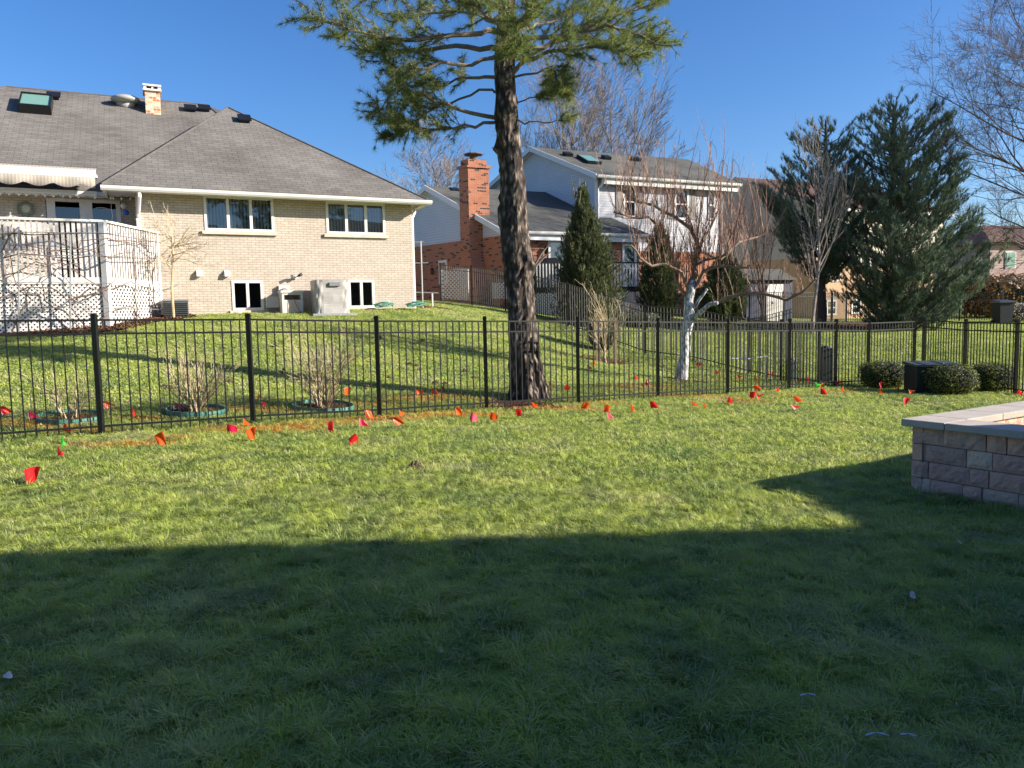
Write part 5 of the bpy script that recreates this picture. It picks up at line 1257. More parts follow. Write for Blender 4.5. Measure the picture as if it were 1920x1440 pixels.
# russet-leaved shrub and dark hedge below the right pine
def shrub(name, label, px, py, Y, w_, h_, n, mat, leaf=.06, cat='shrub', sq=.75, depth=None, group=None, core=None, parent_loc=None):
    random.seed(px); o = P(px, py, Y); o.z = gz(o.x, o.y); t = thing(name, label, cat, tuple(o), 0, group); dp = depth or w_
    pts_ = []; 
    for i in range(n):
        a = rng.uniform(0, 6.283); c = rng.uniform(-1, 1); s_ = math.sqrt(1-c*c); q = np.array([s_*math.cos(a), s_*math.sin(a), c]); q = np.sign(q)*np.abs(q)**sq
        f = rng.uniform(.86, 1.02)*(1+.04*math.sin(a*6+c*5)); pts_.append((q[0]*w_/2*f, q[1]*dp/2*f, h_/2+q[2]*h_/2*f))
    P0 = np.array(pts_); N = len(P0); nrm = (P0-np.array([0, 0, h_/2])); nrm /= np.linalg.norm(nrm, axis=1)[:, None]; nrm += rng.normal(0, .55, (N, 3)); nrm /= np.linalg.norm(nrm, axis=1)[:, None]
    u = np.cross(nrm, rng.normal(0, 1, (N, 3))); u /= np.linalg.norm(u, axis=1)[:, None]; v = np.cross(nrm, u); l = leaf*rng.uniform(.6, 1.2, N)[:, None]
    V = np.stack([P0-u*l/2, P0+v*l*.3, P0+u*l/2, P0-v*l*.3], 1); npmesh('leaves', V, 4, mat, t)
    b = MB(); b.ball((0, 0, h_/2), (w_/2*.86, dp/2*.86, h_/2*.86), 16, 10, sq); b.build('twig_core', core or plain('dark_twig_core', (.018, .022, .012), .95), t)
    return t
gB = 'round boxwoods around the utility cabinet'
shrub('boxwood', 'round boxwood left of the green utility cabinet', 1655, 729, 17.0, .98, .62, 5200, m_box, .035, group=gB)
shrub('boxwood', 'largest sunlit boxwood in front of the utility cabinet right side', 1776, 741, 15.6, 1.04, .64, 6000, m_box, .035, group=gB)
shrub('boxwood', 'boxwood at far right nearest the fence end post', 1858, 737, 16.3, .88, .62, 5000, m_box, .035, group=gB)
m_russet = leafmat('russet_leaves', [(.10, .04, .02), (.25, .12, .04), (.34, .22, .08)], 5, .2)
shrub('russet_shrub', 'orange-brown leaved shrub at the right edge before the far house', 1868, 545, 44, 4.6, 2.4, 3500, m_russet, .2)
shrub('hedge', 'dark evergreen hedge under the pines behind the far fence', 1738, 600, 40.5, 3.6, 1.3, 3500, m_pine2, .12, cat='hedge', depth=1.2)
shrub('pale_shrub', 'pale dry hydrangea bush right of the dark bin', 1902, 600, 37, 1.5, .95, 1500, leafmat('dry_flower', [(.25, .2, .14), (.45, .38, .28), (.6, .52, .4)], 6, .2), .09)
shrub('low_shrub', 'low dark shrub below the white lattice skirt', 1190, 592, 29, 1.9, .55, 1200, m_cedar, .08)
# dark bin
p = P(1879, 602, 36); p.z = gz(p.x, p.y); t = thing('waste_bin', 'dark wheeled bin standing by the far fence at the right', 'bin', tuple(p)); b = MB()
b.hexa([Vector(q) for q in ((-.26, -.28, .05), (.26, -.28, .05), (.26, .28, .05), (-.26, .28, .05))], [Vector(q) for q in ((-.34, -.36, 1.0), (.34, -.36, 1.0), (.34, .36, 1.0), (-.34, .36, 1.0))]); b.build('body', plain('navy_plastic', (.008, .012, .02), .6), t)
b = MB(); b.hexa([Vector(q) for q in ((-.38, -.4, 1.0), (.38, -.4, 1.0), (.38, .4, 1.0), (-.38, .4, 1.0))], [Vector(q) for q in ((-.34, -.36, 1.08), (.34, -.36, 1.08), (.34, .36, 1.14), (-.34, .36, 1.14))]); b.build('lid', m_black, t)
for x in (-.3, .3): b = MB(); b.tube([(x-.03, .28, .1), (x+.03, .28, .1)], .1, 10); b.build('wheel', m_black, t)

# ------------------------------------------------------------------ bare trees
def btree(name, label, px, py, Y, stems, mat, seedv, lvl=4, kids=(0, 5, 5, 5, 6), group=None, rmin=.01, ang=.55, up=.3, r=.2, bend=.1, shrink=.6, z=None, dirs=None, start=.2, seg=6):
    random.seed(seedv); o = P(px, py, Y); o.z = gz(o.x, o.y) if z is None else z; t = thing(name, label, 'tree', tuple(o), 0, group)
    for i, (dx, dy, L) in enumerate(stems):
        b = MB(o); b2 = MB(o); n0 = len(b.v)
        grow(b, o-Zv*.15, Vector((dx, dy, 1)), L, r*(1-.12*i), lvl, kids, bend, up, ang, None, seg, rmin, shrink, start)
        b.build('limb' if i else 'trunk', mat, t)
    return t
gF = 'leafless trees beyond the roofs'
btree('bare_tree', 'tall leafless tree behind the two storey roof, its left part behind the pine trunk', 1060, 590, 58, [(-.16, 0, 14.5), (.14, .1, 15)], m_fartwig, 51, 4, (0, 6, 6, 7, 9), gF, .013, .62, .32, .2)
btree('bare_tree', 'broad leafless tree rising over the middle of the two storey roof', 1155, 590, 60, [(.02, 0, 15.5), (.16, .1, 13.5), (-.14, .1, 14.5)], m_fartwig, 52, 4, (0, 6, 6, 7, 9), gF, .013, .62, .32, .2)
btree('bare_tree', 'lower leafless tree over the right end of the two storey roof', 1240, 590, 62, [(.05, 0, 9.5), (-.1, .1, 9)], m_fartwig, 57, 4, (0, 6, 6, 7, 8), gF, .013, .62, .32, .15)
btree('bare_tree', 'small leafless tree seen left of the brick chimney', 858, 590, 55, [(0, 0, 10.5), (-.12, .1, 9)], m_fartwig, 53, 4, (0, 5, 6, 7, 9), gF, .012, .62, .32, .14)
btree('bare_tree', 'large leafless tree filling the right edge above the pines', 2085, 600, 30, [(-.2, 0, 12.5), (.05, .1, 13), (-.36, -.1, 10.5)], plain('purple_bark', (.13, .10, .10), .85), 54, 4, (0, 9, 8, 8, 11), None, .006, .75, .25, .15)
btree('bare_tree', 'slim upright leafless tree with pale bark before the dark pines', 1522, 598, 29, [(0, 0, 6.0)], plain('pale_bark', (.33, .26, .22), .8), 55, 3, (0, 4, 6, 17), None, .008, .42, .6, .075, .05, .55, start=.28)
btree('bare_tree', 'leafless reddish shrub tree left of the slim upright tree', 1430, 600, 30, [(-.1, 0, 4.6), (.12, 0, 4.2)], m_redtwig, 56, 3, (0, 4, 5, 9), None, .008, .5, .5, .06, .08)
# fruit tree with whitewashed trunk
FT = P(1280, 713, 18); FT.z = gz(FT.x, FT.y); ft = thing('fruit_tree', 'fruit tree with white painted trunk and upright reddish shoots', 'tree', tuple(FT)); random.seed(61)
def pp3(pts_, y1=None): n_ = len(pts_); y1 = y1 or 18; return [P(x, y, 18+(y1-18)*i/max(1, n_-1)) for i, (x, y) in enumerate(pts_)]
b = MB(FT); b.tube(pp3([(1274, 724), (1278, 704), (1281, 680), (1285, 655), (1284, 630), (1290, 606), (1293, 585), (1291, 565), (1295, 545), (1298, 525)]), [.20, .15, .125, .12, .118, .13, .125, .11, .10, .085], 14)
b.tube(pp3([(1294, 604), (1312, 586), (1330, 571), (1345, 568)], 17.5), [.06, .055, .05, .045], 8); b.tube(pp3([(1298, 585), (1310, 563), (1326, 542)], 17.7), [.045, .04, .028], 8); b.build('trunk', m_whitebark, ft, smooth=True)
limb = MB(FT); shoots = MB(FT); limbs = [([(1345, 568), (1385, 552), (1430, 550), (1475, 562), (1505, 548), (1530, 522)], 17.0, .05), ([(1296, 535), (1300, 515), (1306, 480), (1312, 463)], 18, .09),
 ([(1312, 463), (1296, 430), (1262, 405), (1230, 385), (1190, 378), (1162, 355)], 18.6, .05), ([(1294, 550), (1275, 510), (1250, 495), (1225, 497), (1200, 485), (1183, 460)], 17.2, .045),
 ([(1290, 560), (1270, 530), (1262, 480), (1240, 430), (1215, 408), (1180, 408), (1150, 398)], 17.8, .045), ([(1296, 548), (1320, 510), (1345, 498), (1380, 500), (1405, 502)], 17.4, .05),
 ([(1312, 470), (1350, 485), (1385, 455), (1405, 450), (1440, 435)], 18.4, .04), ([(1300, 500), (1320, 488), (1365, 478), (1372, 440)], 17.6, .04), ([(1385, 552), (1392, 590), (1400, 600)], 17, .015), ([(1312, 463), (1330, 430), (1345, 400), (1350, 360)], 19, .035)]
lp_all = []
for pp, y1, r in limbs:
    ps = pp3(pp, y1); q = []
    for i in range(len(ps)-1):
        for s_ in (0, .5): q.append(ps[i].lerp(ps[i+1], s_)+jit(.015))
    q.append(ps[-1]); limb.tube(q, [r*(1-.6*i/len(q)) for i in range(len(q))], 7); lp_all.append(q)
limb.build('limb', plain('tan_bark', (.22, .145, .10), .8, var=.4, scale=9, bump=.6), ft)
for q in lp_all[:8]+[lp_all[9]]:
    for i in range(len(q)-1):
        for _ in range(5):
            p = q[i].lerp(q[i+1], random.random()); L = random.uniform(.5, 2.1) if random.random() < .6 else random.uniform(.3, .7)
            if q is lp_all[0]: L *= .45
            grow(shoots, p, Vector((random.gauss(0, .22), random.gauss(0, .25), 1)), L, .006+L*.004, 1, 7, .05, .25, .35, rmin=.004, shrink=.3, start=.3)
shoots.build('shoots', m_redtwig, ft)
hl = MB(FT)
for px, py in ((1330, 265), (1352, 300), (1372, 298)):     # drooping leftover tips
    p = P(px, py+40, 18); hl.tube([P(px, 460, 18), p, P(px+3, py, 18), P(px+12, py+12, 18), P(px+14, py+32, 18)], [.018, .012, .008, .006, .004], 4)
hl.build('drooping_shoot', m_redtwig, ft)
# staked sapling with stakes
SP = P(1136, 682, 20.6); SP.z = gz(SP.x, SP.y)
t = thing('sapling', 'young brownish twiggy sapling between two wooden stakes', 'tree', tuple(SP)); random.seed(62); b = MB(SP)
for i in range(14): grow(b, SP+Vector((random.gauss(0, .08), random.gauss(0, .08), 0)), Vector((random.gauss(0, .25), random.gauss(0, .2), 1)), random.uniform(1.0, 1.9), .012, 2, 4, .1, .2, .5, rmin=.005)
b.build('stems', m_cane, t)
for px, py, ty, lb in ((1119, 668, 578, 'wooden stake left of the sapling'), (1155, 676, 590, 'wooden stake right of the sapling')):
    p = P(px, py, 20.6); p.z = gz(p.x, p.y); t = thing('wooden_stake', lb, 'stake', tuple(p)); H = (py-ty)*20.6/F; b = MB(); b.box(-.025, .025, -.025, .025, -.15, H); b.build('post', plain('raw_wood', (.42, .30, .19), .8), t); b = MB(); b.tube([(-.03, -.03, H*.55), (.03, -.03, H*.55), (.03, .03, H*.56), (-.03, .03, H*.56), (-.03, -.03, H*.57)], .006, 4); b.build('tie', m_black, t)
# bare shrubs in edged beds
k = NB('green_edging'); sp = k.n('SeparateXYZ'); m_edge = k.fin((.07, .21, .17), .55)
def ring(c, rx, ry, n_=24): return [Vector((c.x+math.cos(2*math.pi*i/n_)*rx, c.y+math.sin(2*math.pi*i/n_)*ry, 0)) for i in range(n_)]
gS = 'bare shrubs in green edged beds behind the fence'
for i, (px, py, Y, rx, n_, H, sd, lb, lb2) in enumerate(((132, 790, 10.5, .40, 16, .62, 71, 'sparse low bare shrub, leftmost of three in round green edged beds', 'round green edged bed at the far left around the sparsest shrub'),
      (368, 776, 11.3, .40, 46, 1.0, 72, 'straw coloured bare shrub, middle of three behind the fence', 'round green edged bed around the middle straw shrub'), (606, 763, 12.1, .46, 52, 1.12, 73, 'tallest spreading bare shrub, rightmost of three behind the fence', 'round green edged bed around the tallest bare shrub'))):
    c = P(px, py, Y); c.z = gz(c.x, c.y); bd = bed('shrub_bed', lb2, ring(c, rx, rx*.9), 500, .035, cat='bed', h=.04)
    b = MB(Vector(bd.location)); N_ = 40; rg = [Vector((c.x+math.cos(2*math.pi*j/N_)*(rx+.02), c.y+math.sin(2*math.pi*j/N_)*(rx*.9+.02), 0)) for j in range(N_)]
    for q in rg: q.z = gz(q.x, q.y)
    for j in range(N_):
        q, r_ = rg[j], rg[(j+1) % N_]; b.hexa([q-Zv*.05, r_-Zv*.05, r_-Zv*.05+(c-r_).normalized()*.012, q-Zv*.05+(c-q).normalized()*.012], [q+Zv*.085, r_+Zv*.085, r_+Zv*.085+(c-r_).normalized()*.012, q+Zv*.085+(c-q).normalized()*.012])
    b.build('edging', m_edge, bd)
    t = thing('bare_shrub', lb, 'shrub', tuple(c), 0, gS); random.seed(sd); b = MB(c)
    for j in range(n_):
        a = random.uniform(0, 6.283); sp_ = random.uniform(.1, .62); grow(b, c+Vector((math.cos(a)*.07, math.sin(a)*.07, 0)), Vector((math.cos(a)*sp_, math.sin(a)*sp_, 1)), H*random.uniform(.55, 1.05), .0095, 2, (0, 3, 3), .13, .15, .45, rmin=.0035, shrink=.5)
    b.build('canes', m_cane, t)
    if i < 2:
        t = thing('wire_cage', ('low wire mesh cage around the leftmost bare shrub', 'low wire mesh cage around the middle bare shrub')[i], 'wire cage', tuple(c)); b = MB(c)
        for j in range(0, 40): q = c+Vector((math.cos(j*.157)*(rx+.06), math.sin(j*.157)*(rx*.9+.06), 0)); b.tube([q, q+Zv*.42], .0022, 3, cap=False)
        for z in (.02, .15, .28, .42): b.tube([c+Vector((math.cos(j*.157)*(rx+.06), math.sin(j*.157)*(rx*.9+.06), z)) for j in range(41)], .0022, 3, cap=False)
        b.build('wire_mesh', m_black, t)
for px, py, rx, lb in ((1137, 676, .75, 'mulch ring around the staked sapling'), (1272, 716, .75, 'mulch ring around the white painted trunk'), (1130, 733, .42, 'dark mulch patch behind the near fence right of the pine'), (988, 762, .95, 'mulch and leaf litter around the pine base')):
    c = G(px, py); c.z = 0; bed('mulch_ring', lb, ring(c, rx, rx*.7), int(500*rx), .045, h=.02)
# hosta/rocks at house corner
c = G(800, 577); c.z = 0; bed('corner_bed', 'small brown bed with stones at the cream house right corner', ring(c, .8, .35), 300, .05, h=.04)
# dark mulch in front of far fence / behind middle lawn
c = [G(1080, 606), G(1200, 608), G(1330, 612), G(1450, 612), G(1560, 613), G(1660, 618), G(1700, 603), P(1560, 598, 38), P(1400, 598, 34), P(1250, 590, 33), P(1100, 588, 31)]
c = [Vector((q.x, q.y, 0)) for q in c]
bed('long_bed', 'long leaf-strewn brown bed below the white lattice and far fence', c, 9000, .11, h=.03)
# utility cabinet
UC = P(1745, 745, 15.95); UC.z = gz(UC.x, UC.y); t = thing('utility_cabinet', 'dark green utility cabinet between the round boxwoods', 'cabinet', tuple(UC), R(-8))
m_ug = plain('utility_green', (.010, .02, .019), .5); b = MB(); b.box(-.42, .4, -.35, .35, -.05, .58); o = b.build('body', m_ug, t); o.modifiers.new('b', 'BEVEL').width = .015
b = MB(); b.mesh([(-.45, -.38, .58), (.43, -.38, .58), (.43, .38, .60), (-.45, .38, .60), (-.45, -.38, .625), (.43, -.38, .625), (.43, .38, .66), (-.45, .38, .66)], [(3, 2, 1, 0), (4, 5, 6, 7), (0, 1, 5, 4), (1, 2, 6, 5), (2, 3, 7, 6), (3, 0, 4, 7)]); b.build('lid', plain('utility_green_top', (.05, .065, .065), .5), t)
b = MB(); b.box(-.14, -.08, -.358, -.352, .44, .50); lb_ = b.build('warning_label', m_white, t); b = MB(); b.box(-.128, -.092, -.361, -.3585, .455, .488); b.build('label_mark', m_black, lb_)
b = MB(); b.box(.08, .12, -.358, -.352, .46, .475); b.build('latch', m_alu, t)
# pedestals
for px, py, Y, w_, h_, lb, mt in ((1486, 708, 18.6, .17, .55, 'pale green-grey utility pedestal behind the fence corner', plain('pedestal_green', (.16, .21, .19), .5)), (1548, 718, 18.6, .26, .85, 'dark box pedestal behind the fence gate posts', m_ug)):
    c = P(px, py, Y); c.z = gz(c.x, c.y); t = thing('utility_pedestal', lb, 'pedestal', tuple(c)); b = MB(); b.box(-w_/2, w_/2, -w_/2, w_/2, -.05, h_); o = b.build('body', mt, t); o.modifiers.new('b', 'BEVEL').width = .02
    b = MB(); b.tube([(0, 0, h_), (0, 0, h_+.05)], [w_*.5, w_*.35], 12); b.build('cap', mt, t)
# pipe frame
c = P(1403, 712, 18.7); c.z = gz(c.x, c.y); t = thing('pipe_frame', 'white plastic pipe frame standing behind the fence near the gate', 'frame', tuple(c)); 
for px, y0, y1 in ((1366, 705, 663), (1401, 712, 656), (1436, 710, 668)): b = MB(c); q0, q1 = P(px, y0, 18.7), P(px, y1, 18.7); q0.z = gz(q0.x, q0.y); b.tube([q0, q1], .022, 8); b.build('post', m_white, t)
b = MB(c); b.tube([P(1362, 672, 18.72), P(1401, 673, 18.72), P(1440, 668, 18.72)], .016, 6); b.build('rail', m_white, t)

# ------------------------------------------------------------------ marking flags
FL = {}
for nm, c in (('red', (.75, .02, .025)), ('orange', (.85, .11, .015)), ('crimson', (.62, .01, .07)), ('pink', (.85, .12, .20)), ('green', (.06, .75, .06))):
    k = NB('flag_'+nm); k.fin(c, .4); tr = k.n('BsdfTranslucent'); tr.inputs[0].default_value = (*c, 1); mx = k.n('MixShader'); mx.inputs[0].default_value = .4; k.l(k.b.outputs[0], mx.inputs[1]); k.l(tr.outputs[0], mx.inputs[2]); k.l(mx.outputs[0], k.out.inputs[0]); FL[nm] = k.m
m_wire = plain('steel_wire', (.3, .3, .3), .4, .8)
def flag_mesh(v, mat):
    random.seed(v); w_, h_ = .125, .105; nx_, ny_ = 9, 7; vs = []; fs = []; ph = random.uniform(0, 6); amp = random.uniform(.012, .03); fold = random.uniform(.1, .55); dr = random.uniform(.1, .8)
    for j in range(ny_+1):
        for i in range(nx_+1):
            u = i/nx_; z = j/ny_; tri = (.45+.6*(z if v % 3 == 0 else 1-z)) if v % 2 == 0 else (1-.2*z); vs.append((u*w_*tri, math.sin(u*3.2+ph+z*1.5)*amp*u*1.8+fold*.05*u*z, (z-1)*h_-dr*u*u*.08+.03*u*math.sin(z*3+ph)))
    for j in range(ny_):
        for i in range(nx_): a = j*(nx_+1)+i; fs.append((a, a+1, a+nx_+2, a+nx_+1))
    m = bpy.data.meshes.new('flag'); m.from_pydata(vs, [], fs); m.materials.append(mat); m.shade_smooth(); return m
b = MB(); b.tube([(0, 0, -.32), (0, 0, .012)], .0018, 4); wo_ = b.build('wire', m_wire); wm = wo_.data; bpy.data.objects.remove(wo_)
fm = {(v, c): flag_mesh(v, FL[c]) for v in range(6) for c in FL}
flags = [(55,888,'red','largest red flag lying low nearest the viewer at far left'),(297,823,'orange','orange flag on the lawn left of the leftmost full fence panel middle'),(125,822,'green','bright green flag on the lawn at far left'),(117,842,'red','crumpled red flag just below the bright green one'),
(468,815,'orange','red-orange flag below the second fence post'),(433,800,'crimson','crimson flag leaning left just before the second fence post'),(463,788,'orange','thin orange flag against the foot of the second fence post'),(622,797,'red','small red flag on dry grass between second and third fence posts'),
(673,818,'red','tall red flag standing out on the lawn below the third fence post'),(681,789,'crimson','crimson flag left of the third fence post'),(690,774,'orange','orange flag behind the crimson one at the third post'),(743,789,'orange','large orange flag right of the third fence post'),(754,773,'orange','thin orange flag edge-on by the fence right of third post'),
(860,770,'orange','small orange flag left of the pink flag before the pine'),(891,778,'pink','pale pink flag on the grass left of the pine'),(926,776,'orange','orange flag right of the pale pink flag'),(972,772,'red','red flag lying low directly in front of the pine'),(1002,758,'orange','orange flag in front of the pine base right side'),
(1099,758,'orange','orange flag right of the pine between two fence posts'),(1139,763,'orange','orange flag just above the magenta one mid lawn'),(1144,777,'pink','magenta pink flag standing low in the middle of the lawn edge'),(1188,762,'orange','small orange flag left of the fence post by the white trunk'),(1224,757,'red','red flag below the fence post left of the white trunk'),
(1303,755,'orange','tiny faded flag left of the tiny orange one beneath the fruit tree'),(1327,759,'orange','tiny orange flag on the lawn beneath the fruit tree'),(1372,747,'red','red flag on the lawn right of the fruit tree fence post'),(1411,738,'red','large red flag in the pair near the pipe frame'),(1422,743,'red','smaller red flag in the pair near the pipe frame'),
(1417,727,'orange','orange flag inside the fence behind the red pair'),(1463,728,'red','narrow red flag by the fence post before the corner'),(1493,748,'orange','low orange flag just above the lone red one near the corner'),(1489,762,'red','lone red flag on lawn left of the fence corner'),(1532,719,'green','bright green flag by the fence corner post'),
(1543,732,'red','bright red flag just below the green one at the corner'),(1542,727,'orange','orange flag overlapping the red one at the corner'),(1585,727,'orange','orange flag between the corner and the boxwoods'),(1654,721,'pink','pink flag in front of the left boxwood'),(1654,731,'orange','orange flag below the pink one by the left boxwood'),
(1688,725,'orange','pale orange flag in the shade before the utility cabinet'),(1708,733,'orange','orange flag at the left foot of the utility cabinet'),(1700,749,'red','red flag on the lawn in front of the utility cabinet'),(1914,733,'red','red flag cut by the right picture edge'),
(3,772,'red','red flag cut by the left picture edge'),(60,776,'crimson','crimson flag behind the fence at far left'),(128,798,'orange','orange flag in front of the leftmost green edged bed'),(197,760,'orange','pale orange flag just behind the first full fence post'),(255,768,'red','red flag behind the fence between first and second shrub beds'),(333,760,'pink','pink flag at the left rim of the middle shrub bed'),
(490,738,'orange','tall orange flag behind the second fence post'),(495,757,'crimson','crimson flag below the tall orange one behind the fence'),(651,733,'orange','orange flag right of the tallest bare shrub'),(784,734,'orange','orange flag behind the fence, left of the pair before the pine'),(814,732,'orange','orange flag behind the fence, right of the pair before the pine'),(837,722,'orange','thin orange flag farthest back left of the pine'),
(1019,715,'red','thin red flag touching the right side of the pine trunk'),(1034,717,'orange','orange flag just right of the pine trunk behind fence'),(1067,723,'red','red flag partly behind the post right of the pine'),(1117,678,'orange','orange flag by the sapling mulch ring'),(1104,687,'orange','faded orange flag left of the sapling flag'),(1193,705,'orange','orange flag left of the white trunk'),
(1216,715,'red','red flag behind the post left of the white trunk'),(1290,687,'red','red flag touching the right side of the white trunk'),(1308,687,'red','red flag a little right of the white trunk'),(1345,697,'orange','orange flag beside the post right of the white trunk'),(1386,705,'red','red flag at the left leg of the pipe frame'),(1418,709,'red','red flag between the legs of the pipe frame'),
(1440,698,'red','red flag behind the right leg of the pipe frame'),(1452,699,'red','red flag right of the pipe frame'),(1503,713,'red','red flag right of the pale pedestal'),(1518,709,'crimson','crimson flag left of the fence corner posts'),(1569,717,'crimson','dark red flag right of the fence corner post in shade'),(1893,717,'red','red flag between the last boxwood and end post')]
gFl = 'small utility marking flags stuck in the lawn'
random.seed(8)
for i, (px, py, c, lb) in enumerate(flags):
    g0 = G(px, py+12); g1 = G(px, py+min(30, 190/g0.y)); tp3 = P(px, py-50/g1.y*1.0, g1.y)
    hgt = max(.10, min(.33, tp3.z-g1.z)); t = thing('marking_flag', lb, 'flag', (tp3.x-.05, g1.y, g1.z+hgt), random.uniform(-.9, .9), gFl)
    t.rotation_euler = (random.gauss(0, .2), random.gauss(0, .38), random.uniform(-1.0, 1.0))
    if 'thin' in lb or 'narrow' in lb: t.rotation_euler[2] = 1.35
    v = random.randrange(6); o = bpy.data.objects.new('flag', fm[(v, c)]); COL.objects.link(o); o.parent = t
    if 'largest' in lb: o.scale = (1.05,)*3
    o = bpy.data.objects.new('wire', wm); COL.objects.link(o); o.parent = t
# ------------------------------------------------------------------ litter: leaves, cones, plastic scraps
def leaf(name, label, px, py, sz, col, cat, curl=.4, group=None, asp=.55):
    p = G(px, py); random.seed(px*7+py); t = MB(); n_ = 8; vs = []; fs = []; sz *= .75
    for i in range(n_+1):
        u = i/n_; w_ = math.sin(math.pi*min(1, u*.97+.02))**.7*asp*sz/2*random.uniform(.75, 1.15); z = .062+curl*sz*(u-.5)**2*2
        vs += [((u-.5)*sz, -w_, z+curl*w_*.8), ((u-.5)*sz, 0, z), ((u-.5)*sz, w_, z+curl*w_*.8)]
    for i in range(n_): a = 3*i; fs += [(a, a+3, a+4, a+1), (a+1, a+4, a+5, a+2)]
    t.mesh(vs, fs); o = t.build(name, plain('litter_'+name+str(px), tuple(x*.8 for x in col), .8, var=.3, scale=30), None, smooth=True); md = o.modifiers.new('t', 'SOLIDIFY'); md.thickness = .0015
    o.location = p+Zv*.0; o.rotation_euler = (random.gauss(0, .25), random.gauss(0, .25), random.uniform(0, 6.28)); tag(o, label, cat, group)
for px, py, sz, col, lb in ((1706, 1141, .085, (.66, .58, .48), 'pale dry leaf on shaded grass below the stone wall'), (828, 1238, .05, (.58, .38, .22), 'tan leaf on shaded grass at the middle bottom'), (237, 1157, .04, (.42, .30, .28), 'dull pinkish leaf on shaded grass at the left'),
    (476, 1175, .035, (.52, .34, .2), 'small tan leaf on shaded grass left of middle'), (5, 1306, .09, (.7, .66, .6), 'pale leaf at the left picture edge'), (1343, 1111, .04, (.6, .56, .45), 'pale scrap of leaf on shaded grass right of middle'), (1210, 1238, .04, (.42, .3, .25), 'brownish leaf right of the tan leaf'),
    (1871, 1325, .05, (.46, .27, .13), 'brown leaf near the lower right corner'), (753, 1136, .04, (.3, .2, .1), 'dark curled leaf on shaded grass'), (1818, 1032, .07, (.35, .10, .05), 'red-brown leaf in the shade by the stone wall'), (1790, 1034, .05, (.55, .52, .35), 'yellowish leaf left of the red-brown leaf'), (1686, 911, .04, (.6, .6, .5), 'tiny pale leaf by the stone wall corner'),
    (1482, 855, .06, (.36, .12, .06), 'reddish leaf on the sunlit lawn'), (624, 912, .05, (.5, .28, .12), 'orange-brown leaf on sunlit lawn left of middle'), (745, 930, .05, (.55, .38, .18), 'tan leaf on sunlit lawn near the shadow edge'), (1590, 1013, .05, (.3, .2, .12), 'dark leaf near shadow tip')):
    leaf('fallen_leaf', lb, px, py, sz, col, 'leaf')
k = NB('clear_plastic'); m_pl = k.fin((.34, .36, .34), .25)
for px, py, sz, lb in ((1515, 1340, .085, 'crumpled clear plastic scrap on shaded grass'), (1645, 1419, .11, 'curved strip of clear plastic at the bottom right'), (1702, 1424, .07, 'short strip of clear plastic right of the curved one')):
    p = G(px, py); b = MB(); random.seed(px); sz *= .7; ps = [(-.5*sz+sz*i/6, .3*sz*math.sin(i*.45), .062) for i in range(7)]
    for i in range(6):
        a, c = Vector(ps[i]), Vector(ps[i+1]); b.bar(a, c, .009+.004*math.sin(i*2), .003)
    o = b.build('plastic_scrap', m_pl, None); o.location = p; o.rotation_euler = (0, 0, random.uniform(-.7, 0)); tag(o, lb, 'plastic scrap')
def cone(px, py, lb, s_=1.0, grp=None):
    p = G(px, py); b = MB(); random.seed(px)
    for i in range(8):
        r_ = .028*math.sin(math.pi*(i+1)/9)*s_; 
        for j in range(7): a = j*.9+i*.5; c = Vector((i*.012*s_, math.cos(a)*r_*.6, math.sin(a)*r_*.6)); b.bar(c, c+Vector((-.008*s_, math.cos(a)*r_, math.sin(a)*r_)), .013*s_, .004)
    o = b.build('pine_cone', m_vine, None); o.location = p+Zv*.045; o.rotation_euler = (0, .2, random.uniform(0, 6)); tag(o, lb, 'pine cone', grp)
cone(788, 882, 'single dark pine cone on the sunlit lawn', 1.5)
gC = 'pine cones scattered on the lawn behind the fence'
for px, py in ((707, 652), (714, 636), (796, 642), (765, 687), (785, 690), (655, 672), (786, 697), (730, 712), (690, 730), (812, 722), (830, 724), (530, 700), (512, 652), (640, 664), (870, 700), (893, 712), (305, 730), (325, 733), (430, 721), (412, 710), (590, 680)):
    cone(px, py, 'dark pine cone lying on the slope behind the near fence', 1.3, gC)
leaf('fallen_leaf', 'pale leaf on the slope behind the first fence panel', 275, 661, .08, (.6, .5, .4), 'leaf')

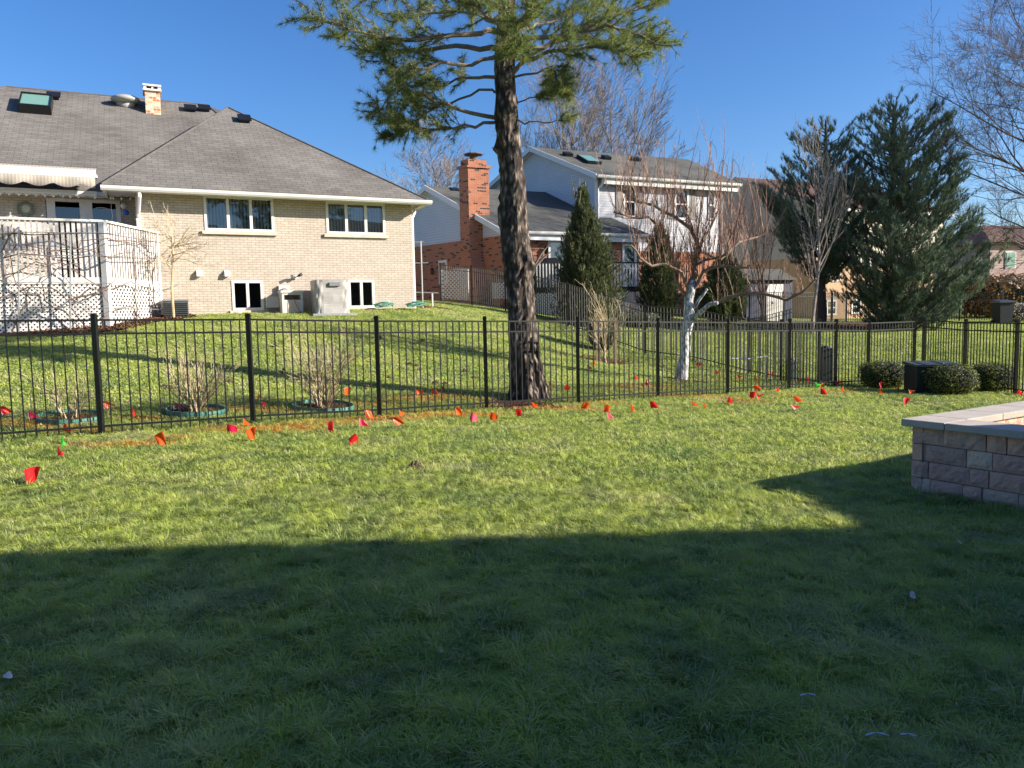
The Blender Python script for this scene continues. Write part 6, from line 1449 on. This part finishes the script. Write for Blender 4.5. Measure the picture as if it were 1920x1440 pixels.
# ------------------------------------------------------------------ lay out the grass
near = [blade_patch('near_patch', .5, 1700, .0038, .05, .066) for _ in range(5)]
midp = [blade_patch('mid_patch', .7, 1150, .0068, .06, .07) for _ in range(4)]
farp = [blade_patch('far_patch', 1.2, 1100, .018, .055, .06) for _ in range(3)]
def inpoly(x, y, pl):
    c = np.zeros(x.shape, bool); j = len(pl)-1
    for i in range(len(pl)):
        xi, yi, xj, yj = pl[i].x, pl[i].y, pl[j].x, pl[j].y
        c ^= ((yi > y) != (yj > y)) & (x < (xj-xi)*(y-yi)/(yj-yi+1e-12)+xi); j = i
    return c
cs, sn = math.cos(H1), math.sin(H1)
def ok(x, y, m=.05):
    k_ = np.ones(x.shape, bool)
    for c, pl in BEDS:
        k_ &= ~inpoly(x, y, pl)
    lx = (x-C0.x)*cs+(y-C0.y)*sn; ly = -(x-C0.x)*sn+(y-C0.y)*cs
    k_ &= ~((ly > -.12) & (lx > -12) & (lx < 7.6)); k_ &= ~inpoly(x, y, [CN, DE, L1(-.2, .2, 0), L1(-7, .2, 0), DA-tv*4])
    wl = [cA+dN*LN+Vector((.2, -.2, 0)), cA+dN*LN, cA, cA+dF*LF, cA+dF*LF+dN*2]; k_ &= ~inpoly(x, y, wl)
    k_ &= ~((x > 9.5) & (y < 4.5)); z = hz(x, y); px, py = proj(x, y, z)
    k_ &= (py > 566) & ~((px > 830) & (py < 600) & (y > 27)) & (y < 38)
    return k_
fenceY = lambda x: A0.y+(x-A0.x)*dA.y/dA.x
p1 = lawn_points(.34, lambda X, Y: (Y < 7.0) & ok(X, Y)); scatter_grass('near_lawn_grass', 'short mixed lawn grass of the foreground, half in shade', near, p1, rng.uniform(.65, 1.35, len(p1)))
p2 = lawn_points(.40, lambda X, Y: (Y >= 7.0) & (Y < fenceY(X)+2.5) & ok(X, Y)); scatter_grass('middle_lawn_grass', 'sunlit lawn grass around the near picket fence', midp, p2, rng.uniform(.65, 1.35, len(p2)))
p3 = lawn_points(.62, lambda X, Y: (Y >= 7.0) & (Y >= fenceY(X)+2.5) & ok(X, Y)); scatter_grass('far_lawn_grass', 'lawn grass on the slope up to the cream house', farp, p3, rng.uniform(.8, 1.1, len(p3)))
print('GRASS', len(p1), len(p2), len(p3))
